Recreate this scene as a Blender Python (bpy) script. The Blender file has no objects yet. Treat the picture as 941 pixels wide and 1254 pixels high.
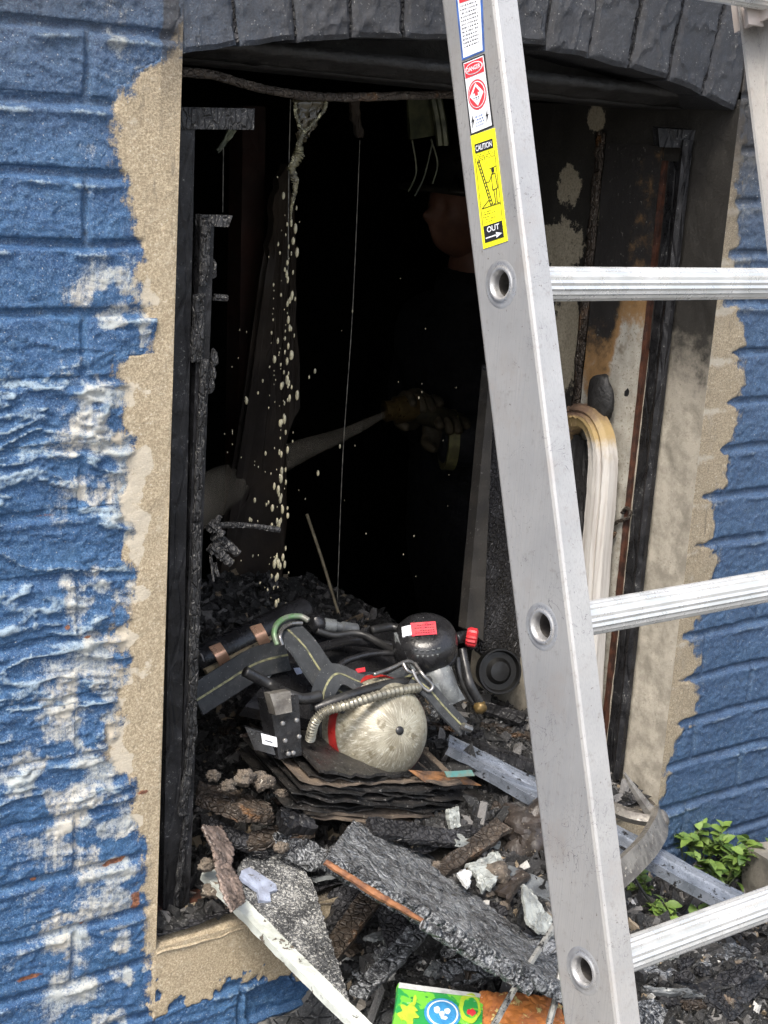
import bpy, bmesh, math, random
import numpy as np
from mathutils import Vector, Matrix
random.seed(7); RNG = np.random.default_rng(7)
S = bpy.context.scene
COL = S.collection

# ------------------------------------------------------------------ camera
XA = np.array((.81313, -.09012, .57506)); NA = np.array((-.57856, -.23358, .78148)); UA = np.array((.06389, -.96815, -.24207))
ROT = np.array([XA, NA, UA])                      # world <- camera (right, down, forward)
CAM = np.array([0, -1.41, 1.1]); FPX = 1811.
cam = bpy.data.cameras.new('camera'); co = bpy.data.objects.new('camera', cam); COL.objects.link(co); S.camera = co
r, d, f = ROT[:, 0], ROT[:, 1], ROT[:, 2]
co.matrix_world = Matrix(((r[0], -d[0], -f[0], CAM[0]), (r[1], -d[1], -f[1], CAM[1]), (r[2], -d[2], -f[2], CAM[2]), (0, 0, 0, 1)))
cam.sensor_fit = 'VERTICAL'; cam.sensor_height = 36; cam.lens = FPX / 1254 * 36; cam.clip_end = 600; cam.clip_start = .02
# ------------------------------------------------------------------ light
SUN_EL, SUN_AZ = math.radians(56), math.radians(232)     # azimuth clockwise from +Y: in front of the wall, to the left
w = bpy.data.worlds.new('World'); S.world = w; w.use_nodes = True
nt = w.node_tree; nt.nodes.clear()
sky = nt.nodes.new('ShaderNodeTexSky'); sky.sky_type = 'NISHITA'; sky.sun_disc = False
sky.sun_elevation = SUN_EL; sky.sun_rotation = SUN_AZ; sky.air_density = 1.0; sky.dust_density = 4.0
bg = nt.nodes.new('ShaderNodeBackground'); bg.inputs[1].default_value = .15
ow = nt.nodes.new('ShaderNodeOutputWorld'); hs = nt.nodes.new('ShaderNodeHueSaturation'); hs.inputs['Saturation'].default_value = .68; nt.links.new(sky.outputs[0], hs.inputs['Color']); nt.links.new(hs.outputs[0], bg.inputs[0]); nt.links.new(bg.outputs[0], ow.inputs[0])
sun = bpy.data.lights.new('sun', 'SUN'); sun.energy = 1.5; sun.angle = math.radians(14); sun.color = (1, .93, .82)
so = bpy.data.objects.new('sun', sun); COL.objects.link(so)
sd = Vector((math.sin(SUN_AZ) * math.cos(SUN_EL), math.cos(SUN_AZ) * math.cos(SUN_EL), math.sin(SUN_EL)))
so.rotation_euler = sd.to_track_quat('Z', 'Y').to_euler(); so.location = (0, -3, 5)
S.view_settings.view_transform = 'Standard'; S.view_settings.look = 'None'; S.view_settings.exposure = 1.45; S.view_settings.gamma = 1

# ------------------------------------------------------------------ geometry helpers
def V3(*a): return np.array(a, float)
def nz(v): v = np.asarray(v, float); return v / (np.linalg.norm(v) + 1e-12)
def ray(px, py): return ROT @ nz(((px - 470.5) / FPX, (py - 627) / FPX, 1))
def P(px, py, Y):                                  # the point of the plane y = Y seen there in the photograph
    dd = ray(px, py); return CAM + dd * (Y - CAM[1]) / dd[1]
def PX(px, py, X): dd = ray(px, py); return CAM + dd * (X - CAM[0]) / dd[0]
def PZ(px, py, Z): dd = ray(px, py); return CAM + dd * (Z - CAM[2]) / dd[2]
def PP(px, py, a, b, c):                           # ... of the plane through a, b, c
    n = np.cross(b - a, c - a); dd = ray(px, py); return CAM + dd * (np.dot(a - CAM, n) / np.dot(dd, n))
def h2(ix, iy, s):
    n = (ix.astype(np.int64) * 374761393 + iy.astype(np.int64) * 668265263 + s * 1442695041) & 0xffffffff
    n = ((n ^ (n >> 13)) * 1274126177) & 0xffffffff
    return ((n ^ (n >> 16)) & 0xffff) / 65535.
def vn(x, y, s=0):
    x = np.asarray(x, float); y = np.asarray(y, float)
    ix = np.floor(x); iy = np.floor(y); fx = x - ix; fy = y - iy; ix = ix.astype(np.int64); iy = iy.astype(np.int64)
    fx = fx * fx * (3 - 2 * fx); fy = fy * fy * (3 - 2 * fy)
    return (h2(ix, iy, s) * (1 - fx) + h2(ix + 1, iy, s) * fx) * (1 - fy) + (h2(ix, iy + 1, s) * (1 - fx) + h2(ix + 1, iy + 1, s) * fx) * fy
def fbm(x, y, o=4, s=0):
    t = 0; a = .5; n = 0
    for k in range(o): t = t + a * vn(x * 2 ** k + 17.3 * k, y * 2 ** k - 9.1 * k, s + k); n += a; a *= .5
    return t / n                                   # 0..1
def sm(x, a, b): t = np.clip((x - a) / (b - a + 1e-12), 0, 1); return t * t * (3 - 2 * t)

def loc_of(o):
    p = np.zeros(3)
    while o is not None: p = p + np.array(o.location); o = o.parent
    return p
def link(o, parent=None):
    COL.objects.link(o)
    if parent is not None: o.parent = parent
    return o
def tag(o, label=None, cat=None, group=None, kind=None):
    for k, v in (('label', label), ('category', cat), ('group', group), ('kind', kind)):
        if v: o[k] = v
    return o
def thing(name, label, cat, loc, group=None):
    o = bpy.data.objects.new(name, None); o.empty_display_size = .05; o.location = tuple(loc); link(o)
    return tag(o, label, cat, group)
def raw(name, V, F, mat, smooth=False, attrs=None):
    V = np.asarray(V, float); me = bpy.data.meshes.new(name)
    if isinstance(F, np.ndarray) and F.ndim == 2:
        k = F.shape[1]; me.vertices.add(len(V)); me.vertices.foreach_set('co', V.astype(np.float32).ravel())
        me.loops.add(F.size); me.loops.foreach_set('vertex_index', F.astype(np.int32).ravel())
        me.polygons.add(len(F)); me.polygons.foreach_set('loop_start', np.arange(0, F.size, k, dtype=np.int32))
        me.polygons.foreach_set('loop_total', np.full(len(F), k, dtype=np.int32))
    else: me.from_pydata([tuple(v) for v in V], [], [tuple(int(i) for i in q) for q in F])
    if attrs:
        for an, av in attrs.items():
            a = me.attributes.new(an, 'FLOAT', 'POINT'); a.data.foreach_set('value', np.asarray(av, np.float32))
    me.update(); me.validate()
    me.polygons.foreach_set('use_smooth', [bool(smooth)] * len(me.polygons))
    if mat: me.materials.append(mat)
    return me
def obj(name, VF, mat, parent=None, smooth=False, label=None, cat=None, group=None, kind=None, attrs=None, fix=True):
    V, F = VF; V = np.asarray(V, float)
    base = loc_of(parent) if parent is not None else np.zeros(3)
    o0 = V.mean(0) if len(V) else np.zeros(3)
    me = raw(name, V - o0, F, mat, smooth, attrs)
    if fix:
        b = bmesh.new(); b.from_mesh(me); bmesh.ops.recalc_face_normals(b, faces=b.faces); b.to_mesh(me); b.free()
    o = bpy.data.objects.new(name, me); o.location = tuple(o0 - base); link(o, parent)
    if smooth == 'auto': 
        me.polygons.foreach_set('use_smooth', [True] * len(me.polygons)); me.set_sharp_from_angle(angle=math.radians(38))
    return tag(o, label, cat, group, kind)
def join(*vfs):
    Vs, Fs, n = [], [], 0
    for V, F in vfs:
        V = np.asarray(V, float); Vs.append(V); Fs += [tuple(int(i) + n for i in q) for q in F]; n += len(V)
    return np.vstack(Vs), Fs
def grid(nu, nv):
    a = np.arange(nu * nv).reshape(nu, nv)
    return np.stack([a[:-1, :-1], a[1:, :-1], a[1:, 1:], a[:-1, 1:]], -1).reshape(-1, 4)
def frame_of(t, up=(0, 0, 1)):
    t = nz(t); up = np.array(up, float)
    if abs(np.dot(t, up)) > .97: up = V3(0, 1, 0) if abs(t[1]) < .9 else V3(1, 0, 0)
    a = nz(np.cross(t, up)); return a, np.cross(a, t)      # side, up
def smooth_path(pts, n):
    pts = np.array(pts, float); m = len(pts)
    if m < 3: return np.array([pts[0] + (pts[-1] - pts[0]) * i / (n - 1) for i in range(n)])
    out = []
    for i in range(n):
        t = i / (n - 1) * (m - 1); k = min(int(t), m - 2); u = t - k
        p0, p1, p2, p3 = pts[max(k - 1, 0)], pts[k], pts[k + 1], pts[min(k + 2, m - 1)]
        out.append(.5 * ((2 * p1) + (-p0 + p2) * u + (2 * p0 - 5 * p1 + 4 * p2 - p3) * u * u + (-p0 + 3 * p1 - 3 * p2 + p3) * u ** 3))
    return np.array(out)
def tube(pts, r, n=10, seg=None, prof=None, jit=0, seed=0, up=(0, 0, 1)):
    C = smooth_path(pts, seg) if seg else np.array(pts, float)
    m = len(C); R = np.interp(np.linspace(0, 1, m), np.linspace(0, 1, len(r)), r) if hasattr(r, '__len__') else np.full(m, float(r))
    V = []; rr = np.random.default_rng(seed); a0 = None
    for i in range(m):
        t = C[min(i + 1, m - 1)] - C[max(i - 1, 0)]
        if a0 is None: a, b = frame_of(t, up)
        else: a = nz(a0 - nz(t) * np.dot(a0, nz(t))); b = np.cross(a, nz(t))
        a0 = a
        for k in range(n):
            th = 2 * math.pi * k / n; q = (prof[k] if prof is not None else 1) * R[i] * (1 + jit * (rr.random() - .5))
            V.append(C[i] + (a * math.cos(th) + b * math.sin(th)) * q)
    F = [(i * n + k, i * n + (k + 1) % n, (i + 1) * n + (k + 1) % n, (i + 1) * n + k) for i in range(m - 1) for k in range(n)]
    F += [tuple(range(n))[::-1], tuple((m - 1) * n + k for k in range(n))]
    return np.array(V), F
def lathe(c, axis, prof, n=24, up=(0, 0, 1), caps=True):     # prof: (distance along axis, radius)
    t = nz(axis); a, b = frame_of(t, up); V = []
    for (h, rr) in prof:
        for k in range(n):
            th = 2 * math.pi * k / n; V.append(np.array(c) + t * h + (a * math.cos(th) + b * math.sin(th)) * max(rr, 1e-5))
    m = len(prof); F = [(i * n + k, i * n + (k + 1) % n, (i + 1) * n + (k + 1) % n, (i + 1) * n + k) for i in range(m - 1) for k in range(n)]
    if caps: F += [tuple(range(n))[::-1], tuple((m - 1) * n + k for k in range(n))]
    return np.array(V), F
def box(c, e1, e2, e3):                            # centre, three half-extent vectors
    c, e1, e2, e3 = (np.array(q, float) for q in (c, e1, e2, e3))
    V = [c + sx * e1 + sy * e2 + sz * e3 for sx in (-1, 1) for sy in (-1, 1) for sz in (-1, 1)]
    return np.array(V), [(0, 1, 3, 2), (4, 6, 7, 5), (0, 4, 5, 1), (2, 3, 7, 6), (0, 2, 6, 4), (1, 5, 7, 3)]
def bbox_(x0, x1, y0, y1, z0, z1): return box(((x0 + x1) / 2, (y0 + y1) / 2, (z0 + z1) / 2), ((x1 - x0) / 2, 0, 0), (0, (y1 - y0) / 2, 0), (0, 0, (z1 - z0) / 2))
def slab(q, th, nu=20, nv=8, amp=.002, fr=60, seed=0, edge=0.):   # solid board from four corners, worn surface
    q = [np.array(p, float) for p in q]; n = nz(np.cross(q[1] - q[0], q[3] - q[0]))
    if np.dot(n, CAM - q[0]) < 0: n = -n
    u = np.linspace(0, 1, nu)[:, None, None]; v = np.linspace(0, 1, nv)[None, :, None]
    B = q[0] * (1 - u) * (1 - v) + q[1] * u * (1 - v) + q[2] * u * v + q[3] * (1 - u) * v
    lu = np.linalg.norm(q[1] - q[0]); lv = np.linalg.norm(q[3] - q[0]); uu = u[..., 0] * lu; vv = v[..., 0] * lv
    D = (fbm(uu * fr, vv * fr, 3, seed) - .5) * 2 * amp
    e1, e2 = nz(q[1] - q[0]), nz(q[3] - q[0])
    if edge:
        ju = (fbm(uu * fr * .6, vv * fr * .6, 3, seed + 5) - .5) * 2 * edge; jv = (fbm(uu * fr * .6 + 50, vv * fr * .6, 3, seed + 9) - .5) * 2 * edge
        B = B + e1 * ju[..., None] + e2 * jv[..., None]
    T = B + n * D[..., None]; L = B - n * (th + D[..., None] * .5)
    g = grid(nu, nv); k = nu * nv
    a = np.arange(k).reshape(nu, nv)
    loop = np.concatenate([a[:, 0], a[-1, 1:], a[-2::-1, -1], a[0, -2:0:-1]]); nxt = np.roll(loop, -1)
    side = np.stack([loop, nxt, nxt + k, loop + k], -1)
    F = np.vstack([g, (g + k)[:, ::-1], side])
    return np.vstack([T.reshape(-1, 3), L.reshape(-1, 3)]), F
def flake(outline, th, nrm=None, cuts=2, amp=.0015, seed=0):       # solid piece with any outline
    pts = [np.array(p, float) for p in outline]; n = nz(nrm) if nrm is not None else nz(np.cross(pts[1] - pts[0], pts[2] - pts[0]))
    if np.dot(n, CAM - pts[0]) < 0: n = -n
    b = bmesh.new(); vs = [b.verts.new(p) for p in pts]; b.faces.new(vs)
    bmesh.ops.triangulate(b, faces=b.faces[:])
    for _ in range(cuts): bmesh.ops.subdivide_edges(b, edges=b.edges[:], cuts=1, use_grid_fill=True); bmesh.ops.triangulate(b, faces=b.faces[:])
    rr = np.random.default_rng(seed)
    for v in b.verts:
        j = (rr.random(3) - .5) * amp * 2; v.co += Vector(j)
    r0 = bmesh.ops.extrude_face_region(b, geom=b.faces[:])
    for v in [g for g in r0['geom'] if isinstance(g, bmesh.types.BMVert)]: v.co += Vector(-n * th)
    bmesh.ops.recalc_face_normals(b, faces=b.faces[:])
    b.verts.index_update(); V = np.array([v.co[:] for v in b.verts]); F = [tuple(v.index for v in fc.verts) for fc in b.faces]; b.free()
    return V, F
def ribbon(pts, wid, th, seg=24, wdir=None, twist=None):  # strap: centre line, half width direction(s)
    C = smooth_path(pts, seg); W = smooth_path(wdir, seg) if wdir is not None and len(np.shape(wdir)) > 1 else np.tile(np.array(wdir if wdir is not None else (0, 0, 1), float), (seg, 1))
    V = []
    for i in range(seg):
        t = nz(C[min(i + 1, seg - 1)] - C[max(i - 1, 0)]); a = W[i] - t * np.dot(W[i], t); a = nz(a) * wid / 2; n = nz(np.cross(t, a)) * th / 2
        V += [C[i] - a - n, C[i] - a * .96 + n, C[i] + a * .96 + n, C[i] + a - n]
    F = [(i * 4 + k, i * 4 + (k + 1) % 4, i * 4 + 4 + (k + 1) % 4, i * 4 + 4 + k) for i in range(seg - 1) for k in range(4)]
    F += [(0, 1, 2, 3), (seg * 4 - 4, seg * 4 - 3, seg * 4 - 2, seg * 4 - 1)]
    return np.array(V), F
def blob(c, r, seed=0, sub=3, amp=.25, sq=(1, 1, 1), fr=2.):
    b = bmesh.new(); bmesh.ops.create_icosphere(b, subdivisions=sub, radius=1); b.verts.index_update()
    V = np.array([v.co[:] for v in b.verts]); F = [tuple(v.index for v in q.verts) for q in b.faces]; b.free()
    k = fbm(V[:, 0] * fr + 5 + V[:, 2] * 1.3, V[:, 1] * fr + V[:, 2] * fr * .8 + 3, 3, seed) - .5
    return V * (1 + amp * 2 * k)[:, None] * np.array(sq) * r + np.array(c), F

# ------------------------------------------------------------------ materials
MATS = {}
class NB:
    def __init__(s, name):
        s.m = bpy.data.materials.new(name); s.m.use_nodes = True; s.t = s.m.node_tree; s.b = s.t.nodes['Principled BSDF']; MATS[name] = s.m
        s.co = s.t.nodes.new('ShaderNodeTexCoord').outputs['Object']
    def n(s, ty, **k):
        q = s.t.nodes.new(ty)
        for a, v in k.items(): setattr(q, a, v)
        return q
    def L(s, a, b): s.t.links.new(a, b)
    def mapc(s, sc=(1, 1, 1), rot=(0, 0, 0), src=None):
        q = s.n('ShaderNodeMapping'); q.inputs['Scale'].default_value = sc; q.inputs['Rotation'].default_value = rot; s.L(src or s.co, q.inputs[0]); return q.outputs[0]
    def noise(s, scale, detail=4, rough=.6, src=None, dist=0):
        q = s.n('ShaderNodeTexNoise'); q.inputs['Scale'].default_value = scale; q.inputs['Detail'].default_value = detail; q.inputs['Roughness'].default_value = rough
        q.inputs['Distortion'].default_value = dist; s.L(src or s.co, q.inputs['Vector']); return q.outputs['Fac']
    def vor(s, scale, feat='F1', src=None, out='Distance'):
        q = s.n('ShaderNodeTexVoronoi', feature=feat); q.inputs['Scale'].default_value = scale; s.L(src or s.co, q.inputs['Vector']); return q.outputs[out]
    def ramp(s, x, a, b, lo=0., hi=1.):
        q = s.n('ShaderNodeMapRange', interpolation_type='SMOOTHSTEP'); s.L(x, q.inputs[0])
        for i, v in enumerate((a, b, lo, hi)): q.inputs[i + 1].default_value = v
        return q.outputs[0]
    def math(s, op, a, b=None):
        q = s.n('ShaderNodeMath', operation=op)
        for i, v in enumerate((a, b)):
            if v is None: continue
            if isinstance(v, (int, float)): q.inputs[i].default_value = v
            else: s.L(v, q.inputs[i])
        return q.outputs[0]
    def mix(s, fac, a, b):
        q = s.n('ShaderNodeMix', data_type='RGBA')
        for i, v in ((0, fac), (6, a), (7, b)):
            if isinstance(v, (int, float)): q.inputs[i].default_value = v
            elif isinstance(v, tuple): q.inputs[i].default_value = (*v, 1)
            else: s.L(v, q.inputs[i])
        return q.outputs[2]
    def attr(s, name): q = s.n('ShaderNodeAttribute', attribute_name=name); return q.outputs['Fac']
    def bump(s, h, st=.5, dist=.002, prev=None):
        q = s.n('ShaderNodeBump'); q.inputs['Strength'].default_value = st; q.inputs['Distance'].default_value = dist; s.L(h, q.inputs['Height'])
        if prev is not None: s.L(prev, q.inputs['Normal'])
        return q.outputs[0]
    def out(s, col=None, rough=None, metal=None, nrm=None, **kw):
        for nm, v in (('Base Color', col), ('Roughness', rough), ('Metallic', metal), ('Normal', nrm)):
            if v is None: continue
            if isinstance(v, (int, float)): s.b.inputs[nm].default_value = v
            elif isinstance(v, tuple): s.b.inputs[nm].default_value = (*v, 1)
            else: s.L(v, s.b.inputs[nm])
        for k, v in kw.items(): s.b.inputs[k.replace('_', ' ')].default_value = v
        return s.m
def simple(name, c1, c2=None, sc=40, rough=.5, metal=0, bump=.3, bs=200, bd=.001, fleck=None, fs=180, fa=.63, fw=.04, rr=.15, **kw):
    m = NB(name); n1 = m.noise(sc, 5); c = m.mix(m.ramp(n1, .35, .65), c1, c2 or tuple(x * .6 for x in c1))
    rg = m.ramp(m.noise(sc * 1.7, 4), .3, .7, max(rough - rr, .02), min(rough + rr, 1))
    h = m.noise(bs, 5, .65)
    if fleck:
        k = m.ramp(m.noise(fs, 6, .7), fa, fa + fw); c = m.mix(k, c, fleck); rg = m.math('MAXIMUM', rg, m.math('MULTIPLY', k, .8)); h = m.math('ADD', h, m.math('MULTIPLY', k, .6))
    return m.out(c, rg, metal, m.bump(h, bump, bd), **kw)

def wall_material():
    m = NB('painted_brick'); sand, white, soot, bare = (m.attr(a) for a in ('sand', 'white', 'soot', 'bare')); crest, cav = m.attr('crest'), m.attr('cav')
    n_big = m.noise(9, 5); n_mid = m.noise(45, 8, .78); n_fine = m.noise(230, 7, .82); grain = m.noise(520, 4, .85)
    streak = m.noise(1, 6, .65, src=m.mapc((130, 130, 14))); hstreak = m.noise(1, 6, .7, src=m.mapc((22, 22, 170)))
    blue = m.mix(m.ramp(n_big, .3, .7), (.009, .056, .165), (.026, .098, .225))
    blue = m.mix(m.ramp(n_mid, .5, .75, 0, .55), blue, (.08, .17, .29))
    blue = m.mix(m.ramp(n_fine, .54, .68, 0, .45), blue, (.20, .29, .38))
    blue = m.mix(m.ramp(hstreak, .52, .74, 0, .35), blue, (.02, .045, .10))
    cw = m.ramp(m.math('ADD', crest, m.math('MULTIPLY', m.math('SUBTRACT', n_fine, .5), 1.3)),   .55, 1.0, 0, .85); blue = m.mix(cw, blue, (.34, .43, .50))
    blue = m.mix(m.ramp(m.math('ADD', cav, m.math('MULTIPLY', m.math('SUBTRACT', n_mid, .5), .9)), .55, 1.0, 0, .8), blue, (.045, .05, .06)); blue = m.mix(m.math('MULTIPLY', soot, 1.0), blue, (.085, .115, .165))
    blue = m.mix(m.ramp(grain, .51, .62, 0, .50), blue, (.20, .31, .42)); blue = m.mix(m.ramp(grain, .48, .38, 0, .7), blue, (.006, .016, .036))
    # white chalky smears
    wn = m.math('ADD', m.math('MULTIPLY', n_mid, .45), m.math('MULTIPLY', streak, .55))
    wn = m.math('ADD', m.math('MULTIPLY', m.math('SUBTRACT', wn, .5), 1.6), m.math('MULTIPLY', m.math('SUBTRACT', n_fine, .5), .9))
    wn = m.math('ADD', wn, m.math('MULTIPLY', m.math('SUBTRACT', grain, .5), .8)); wm = m.ramp(m.math('ADD', white, wn), .48, 1.02, 0, .86)
    wcol = m.mix(m.ramp(n_big, .35, .65), (.38, .42, .42), (.58, .53, .43))
    col = m.mix(wm, blue, wcol)
    sc_ = m.mix(m.ramp(m.noise(420, 4, .85), .42, .60), (.27, .215, .14), (.50, .42, .295))
    sc_ = m.mix(m.ramp(n_mid, .52, .72, 0, .7), sc_, (.50, .44, .34)); sc_ = m.mix(m.ramp(m.math('ADD', streak, m.math('MULTIPLY', n_big, .4)), .80, .92, 0, .55), sc_, (.15, .125, .09)); sc_ = m.mix(m.ramp(m.math('ADD', white, m.math('MULTIPLY', m.math('SUBTRACT', n_mid, .5), .8)), .62, .80, 0, .75), sc_, (.56, .51, .42))
    sx = m.math('ADD', m.math('MULTIPLY', m.math('SUBTRACT', n_mid, .5), 1.3), m.math('ADD', m.math('MULTIPLY', m.math('SUBTRACT', streak, .5), .8), m.math('MULTIPLY', m.math('SUBTRACT', grain, .5), .7))); sn = m.ramp(m.math('ADD', sand, sx), .38, .66)
    col = m.mix(sn, col, sc_)
    # brick showing where paint has come off
    bm_ = m.ramp(m.math('ADD', bare, m.math('MULTIPLY', m.math('SUBTRACT', n_mid, .5), 1.2)), .42, .55)
    col = m.mix(bm_, col, m.mix(m.ramp(n_fine, .4, .6), (.30, .12, .06), (.10, .04, .025)))
    # soot film
    s1 = m.ramp(m.math('ADD', soot, m.math('MULTIPLY', m.math('SUBTRACT', n_mid, .5), .5)), 0., 1., 0, .94)
    scol = m.mix(m.ramp(n_fine, .5, .72), (.022, .020, .020), (.075, .070, .068))
    col = m.mix(s1, col, scol)
    speck = m.ramp(m.noise(420, 3, .5), .68, .72); col = m.mix(m.math('MULTIPLY', speck, .6), col, (.6, .6, .57))
    h = m.math('ADD', m.math('MULTIPLY', n_mid, .8), m.math('MULTIPLY', m.noise(700, 4, .8), m.math('ADD', m.math('MULTIPLY', sn, .5), .16)))
    h = m.math('ADD', h, m.math('ADD', m.math('MULTIPLY', n_fine, .5), m.math('MULTIPLY', grain, .35)))
    rg = m.ramp(m.math('ADD', m.math('MULTIPLY', sn, .5), m.math('ADD', wm, m.math('MULTIPLY', n_mid, .3))), 0, 1, .42, .9)
    return m.out(col, rg, 0, m.bump(h, .9, .0030))
M_WALL = wall_material()

def reveal_material():                             # mineral render of the reveal, smoked by the fire
    m = NB('smoked_render'); soot = m.attr('soot'); white = m.attr('white'); n1 = m.noise(30, 6, .7); n2 = m.noise(250, 5, .75)
    c = m.mix(m.ramp(n1, .35, .65), (.27, .245, .20), (.45, .41, .34))
    c = m.mix(m.ramp(n2, .6, .68, 0, .8), c, (.10, .085, .065))
    peel = m.ramp(m.math('ADD', white, m.math('MULTIPLY', m.math('SUBTRACT', m.noise(48, 8, .82), .5), 2.3)), .5, .55)
    k = m.ramp(m.math('ADD', soot, m.math('MULTIPLY', m.math('SUBTRACT', n1, .5), 1.1)), .25, .8, 0, .97)
    c = m.mix(k, c, m.mix(m.ramp(n2, .55, .75), (.012, .011, .010), (.06, .055, .045)))
    c = m.mix(peel, c, m.mix(m.ramp(n2, .4, .7), (.36, .32, .24), (.20, .17, .12)))
    return m.out(c, .62, 0, m.bump(m.math('ADD', m.math('MULTIPLY', n1, .7), m.math('ADD', m.math('MULTIPLY', n2, .4), m.math('MULTIPLY', peel, .5))), .7, .003))
M_REV = reveal_material()

def char_material(name, base=(.014, .014, .016), ash=(.30, .31, .32), cell=125, stretch=(1, 1, 1), fleckamt=.60, gl=.30, rel=.004, brown=None, spec=.5):  # ash colours the pale flecks: real ash, and painted glints on the plank
    m = NB(name); v = m.mapc(stretch); ed = m.vor(cell, 'DISTANCE_TO_EDGE', src=v); n1 = m.noise(25, 6, .7); n2 = m.noise(280, 6, .85)
    c = m.mix(m.ramp(n1, .4, .7), base, tuple(x * 2.6 for x in base))
    if brown: c = m.mix(m.ramp(m.noise(14, 3), .58, .68), c, brown)
    k = m.ramp(m.math('ADD', n2, m.math('MULTIPLY', m.math('SUBTRACT', n1, .5), .35)), fleckamt, fleckamt + .07)
    c = m.mix(m.math('MULTIPLY', k, .85), c, ash)
    h = m.math('ADD', m.ramp(ed, 0, .16, 0, 1), m.math('ADD', m.math('MULTIPLY', n2, .6), m.math('MULTIPLY', n1, .5)))
    rg = m.math('MAXIMUM', m.ramp(n1, .3, .7, gl - .12, gl + .2), m.math('MULTIPLY', k, .85)); m.b.inputs['Specular IOR Level'].default_value = spec
    return m.out(c, rg, 0, m.bump(h, .9, rel))
M_CHAR = char_material('charred_wood')
M_CHAR2 = char_material('alligator_char', (.034, .036, .040), (.46, .48, .50), 55, (1, 1, 1), .49, .30, .010)  # pale flecks put the plank's wet glints into its colour
M_CHARF = char_material('scorched_steel', (.010, .010, .011), (.34, .34, .32), 60, (1, 1, .25), .612, .30, .0014, spec=.22)
M_CRUST = char_material('char_crust', (.018, .018, .019), (.30, .29, .26), 170, (1, 1, .35), .575, .28, .003, spec=.35)
M_CHARB = char_material('half_burnt_wood', (.03, .022, .016), (.30, .28, .24), 110, (1, 1, 1), .58, .45, .003, brown=(.16, .075, .025))
M_ASHB = char_material('ash_coated_board', (.040, .042, .045), (.44, .44, .42), 160, (1, 1, 1), .50, .65, .0022)
M_RUST = simple('rusty_steel', (.085, .032, .018), (.03, .014, .010), 60, .6, 0, .5, 300, .001, fleck=(.25, .2, .15), fa=.66)
M_SOOTW = simple('sooted_timber', (.020, .019, .019), (.009, .009, .009), 14, .6, 0, .7, 90, .005, fleck=(.06, .055, .05), fs=160, fa=.64)
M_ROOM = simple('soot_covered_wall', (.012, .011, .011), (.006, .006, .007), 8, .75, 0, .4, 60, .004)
M_BROWNWALL = simple('smoked_plaster', (.045, .032, .022), (.018, .013, .010), 5, .8, 0, .4, 60, .003)
M_DARKRED = simple('dark_red_timber', (.040, .014, .009), (.02, .009, .007), 9, .7, 0, .3, 60, .002)
def aluminium():
    m = NB('brushed_aluminium'); n1 = m.noise(6, 5, .6); st = m.noise(1, 6, .7, src=m.mapc((900, 900, 9), (math.radians(-18), 0, 0))); n2 = m.noise(120, 5, .7)
    scr = m.ramp(m.noise(26, 3, .5, dist=3.5), .495, .502); scr2 = m.ramp(m.noise(26, 3, .5, dist=3.5), .502, .509)
    c = m.mix(m.ramp(n1, .35, .65), (.45, .44, .425), (.36, .355, .35))
    c = m.mix(m.ramp(st, .48, .70, 0, .6), c, (.30, .30, .31)); c = m.mix(m.ramp(n2, .55, .72, 0, .6), c, (.26, .24, .22)); c = m.mix(m.ramp(m.noise(10, 6, .7), .5, .65, 0, .45), c, (.36, .32, .29))
    c = m.mix(m.math('MULTIPLY', m.math('SUBTRACT', scr, scr2), m.ramp(m.noise(17, 3), .50, .56, 0, .9)), c, (.10, .10, .11))
    c = m.mix(m.ramp(m.noise(300, 2), .70, .73, 0, .7), c, (.12, .10, .08))
    return m.out(c, m.ramp(st, .3, .7, .36, .58), .55, m.bump(m.math('ADD', m.math('MULTIPLY', st, .6), n2), .22, .0008))
M_ALU = aluminium()
M_ALUP = simple('worn_aluminium', (.52, .46, .43), (.58, .53, .50), 12, .45, .5, .15, 400, .0006, fleck=(.2, .16, .14), fs=120, fa=.70)
M_ALUR = simple('ribbed_aluminium', (.66, .66, .65), (.55, .56, .55), 30, .34, .6, .1, 500, .0005, fleck=(.3, .28, .24), fs=420, fa=.72)
M_STEELD = simple('dull_steel', (.30, .29, .28), (.18, .18, .18), 60, .35, .8, .3, 300, .0008)
M_PLASTIC = simple('wet_black_plastic', (.011, .011, .012), (.02, .02, .022), 30, .24, 0, .35, 260, .0012, fleck=(.26, .26, .25), fs=330, fa=.655)
M_RUBBER = simple('black_rubber', (.014, .014, .015), (.03, .03, .03), 40, .38, 0, .3, 200, .001, fleck=(.25, .24, .22), fs=300, fa=.70)
M_RED = simple('red_plastic', (.52, .03, .035), (.42, .02, .03), 60, .35, 0, .1)
M_REDLBL = simple('red_label', (.58, .05, .075), (.50, .07, .08), 90, .4, 0, .1, fleck=(.16, .05, .05), fs=200, fa=.62)
M_WHITE = simple('white_print', (.74, .76, .80), (.66, .68, .72), 50, .4, 0, .05)
M_BLACKP = simple('black_print', (.02, .02, .022), None, 50, .45, 0, .05)
M_REDP = simple('red_print', (.62, .035, .05), (.55, .05, .06), 50, .4, 0, .05)
M_BLUEP = simple('blue_print', (.06, .14, .42), None, 50, .4, 0, .05)
M_YEL = simple('yellow_sticker', (.84, .80, .02), (.78, .72, .02), 40, .4, 0, .06, fleck=(.5, .45, .08), fs=160, fa=.74)
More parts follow.
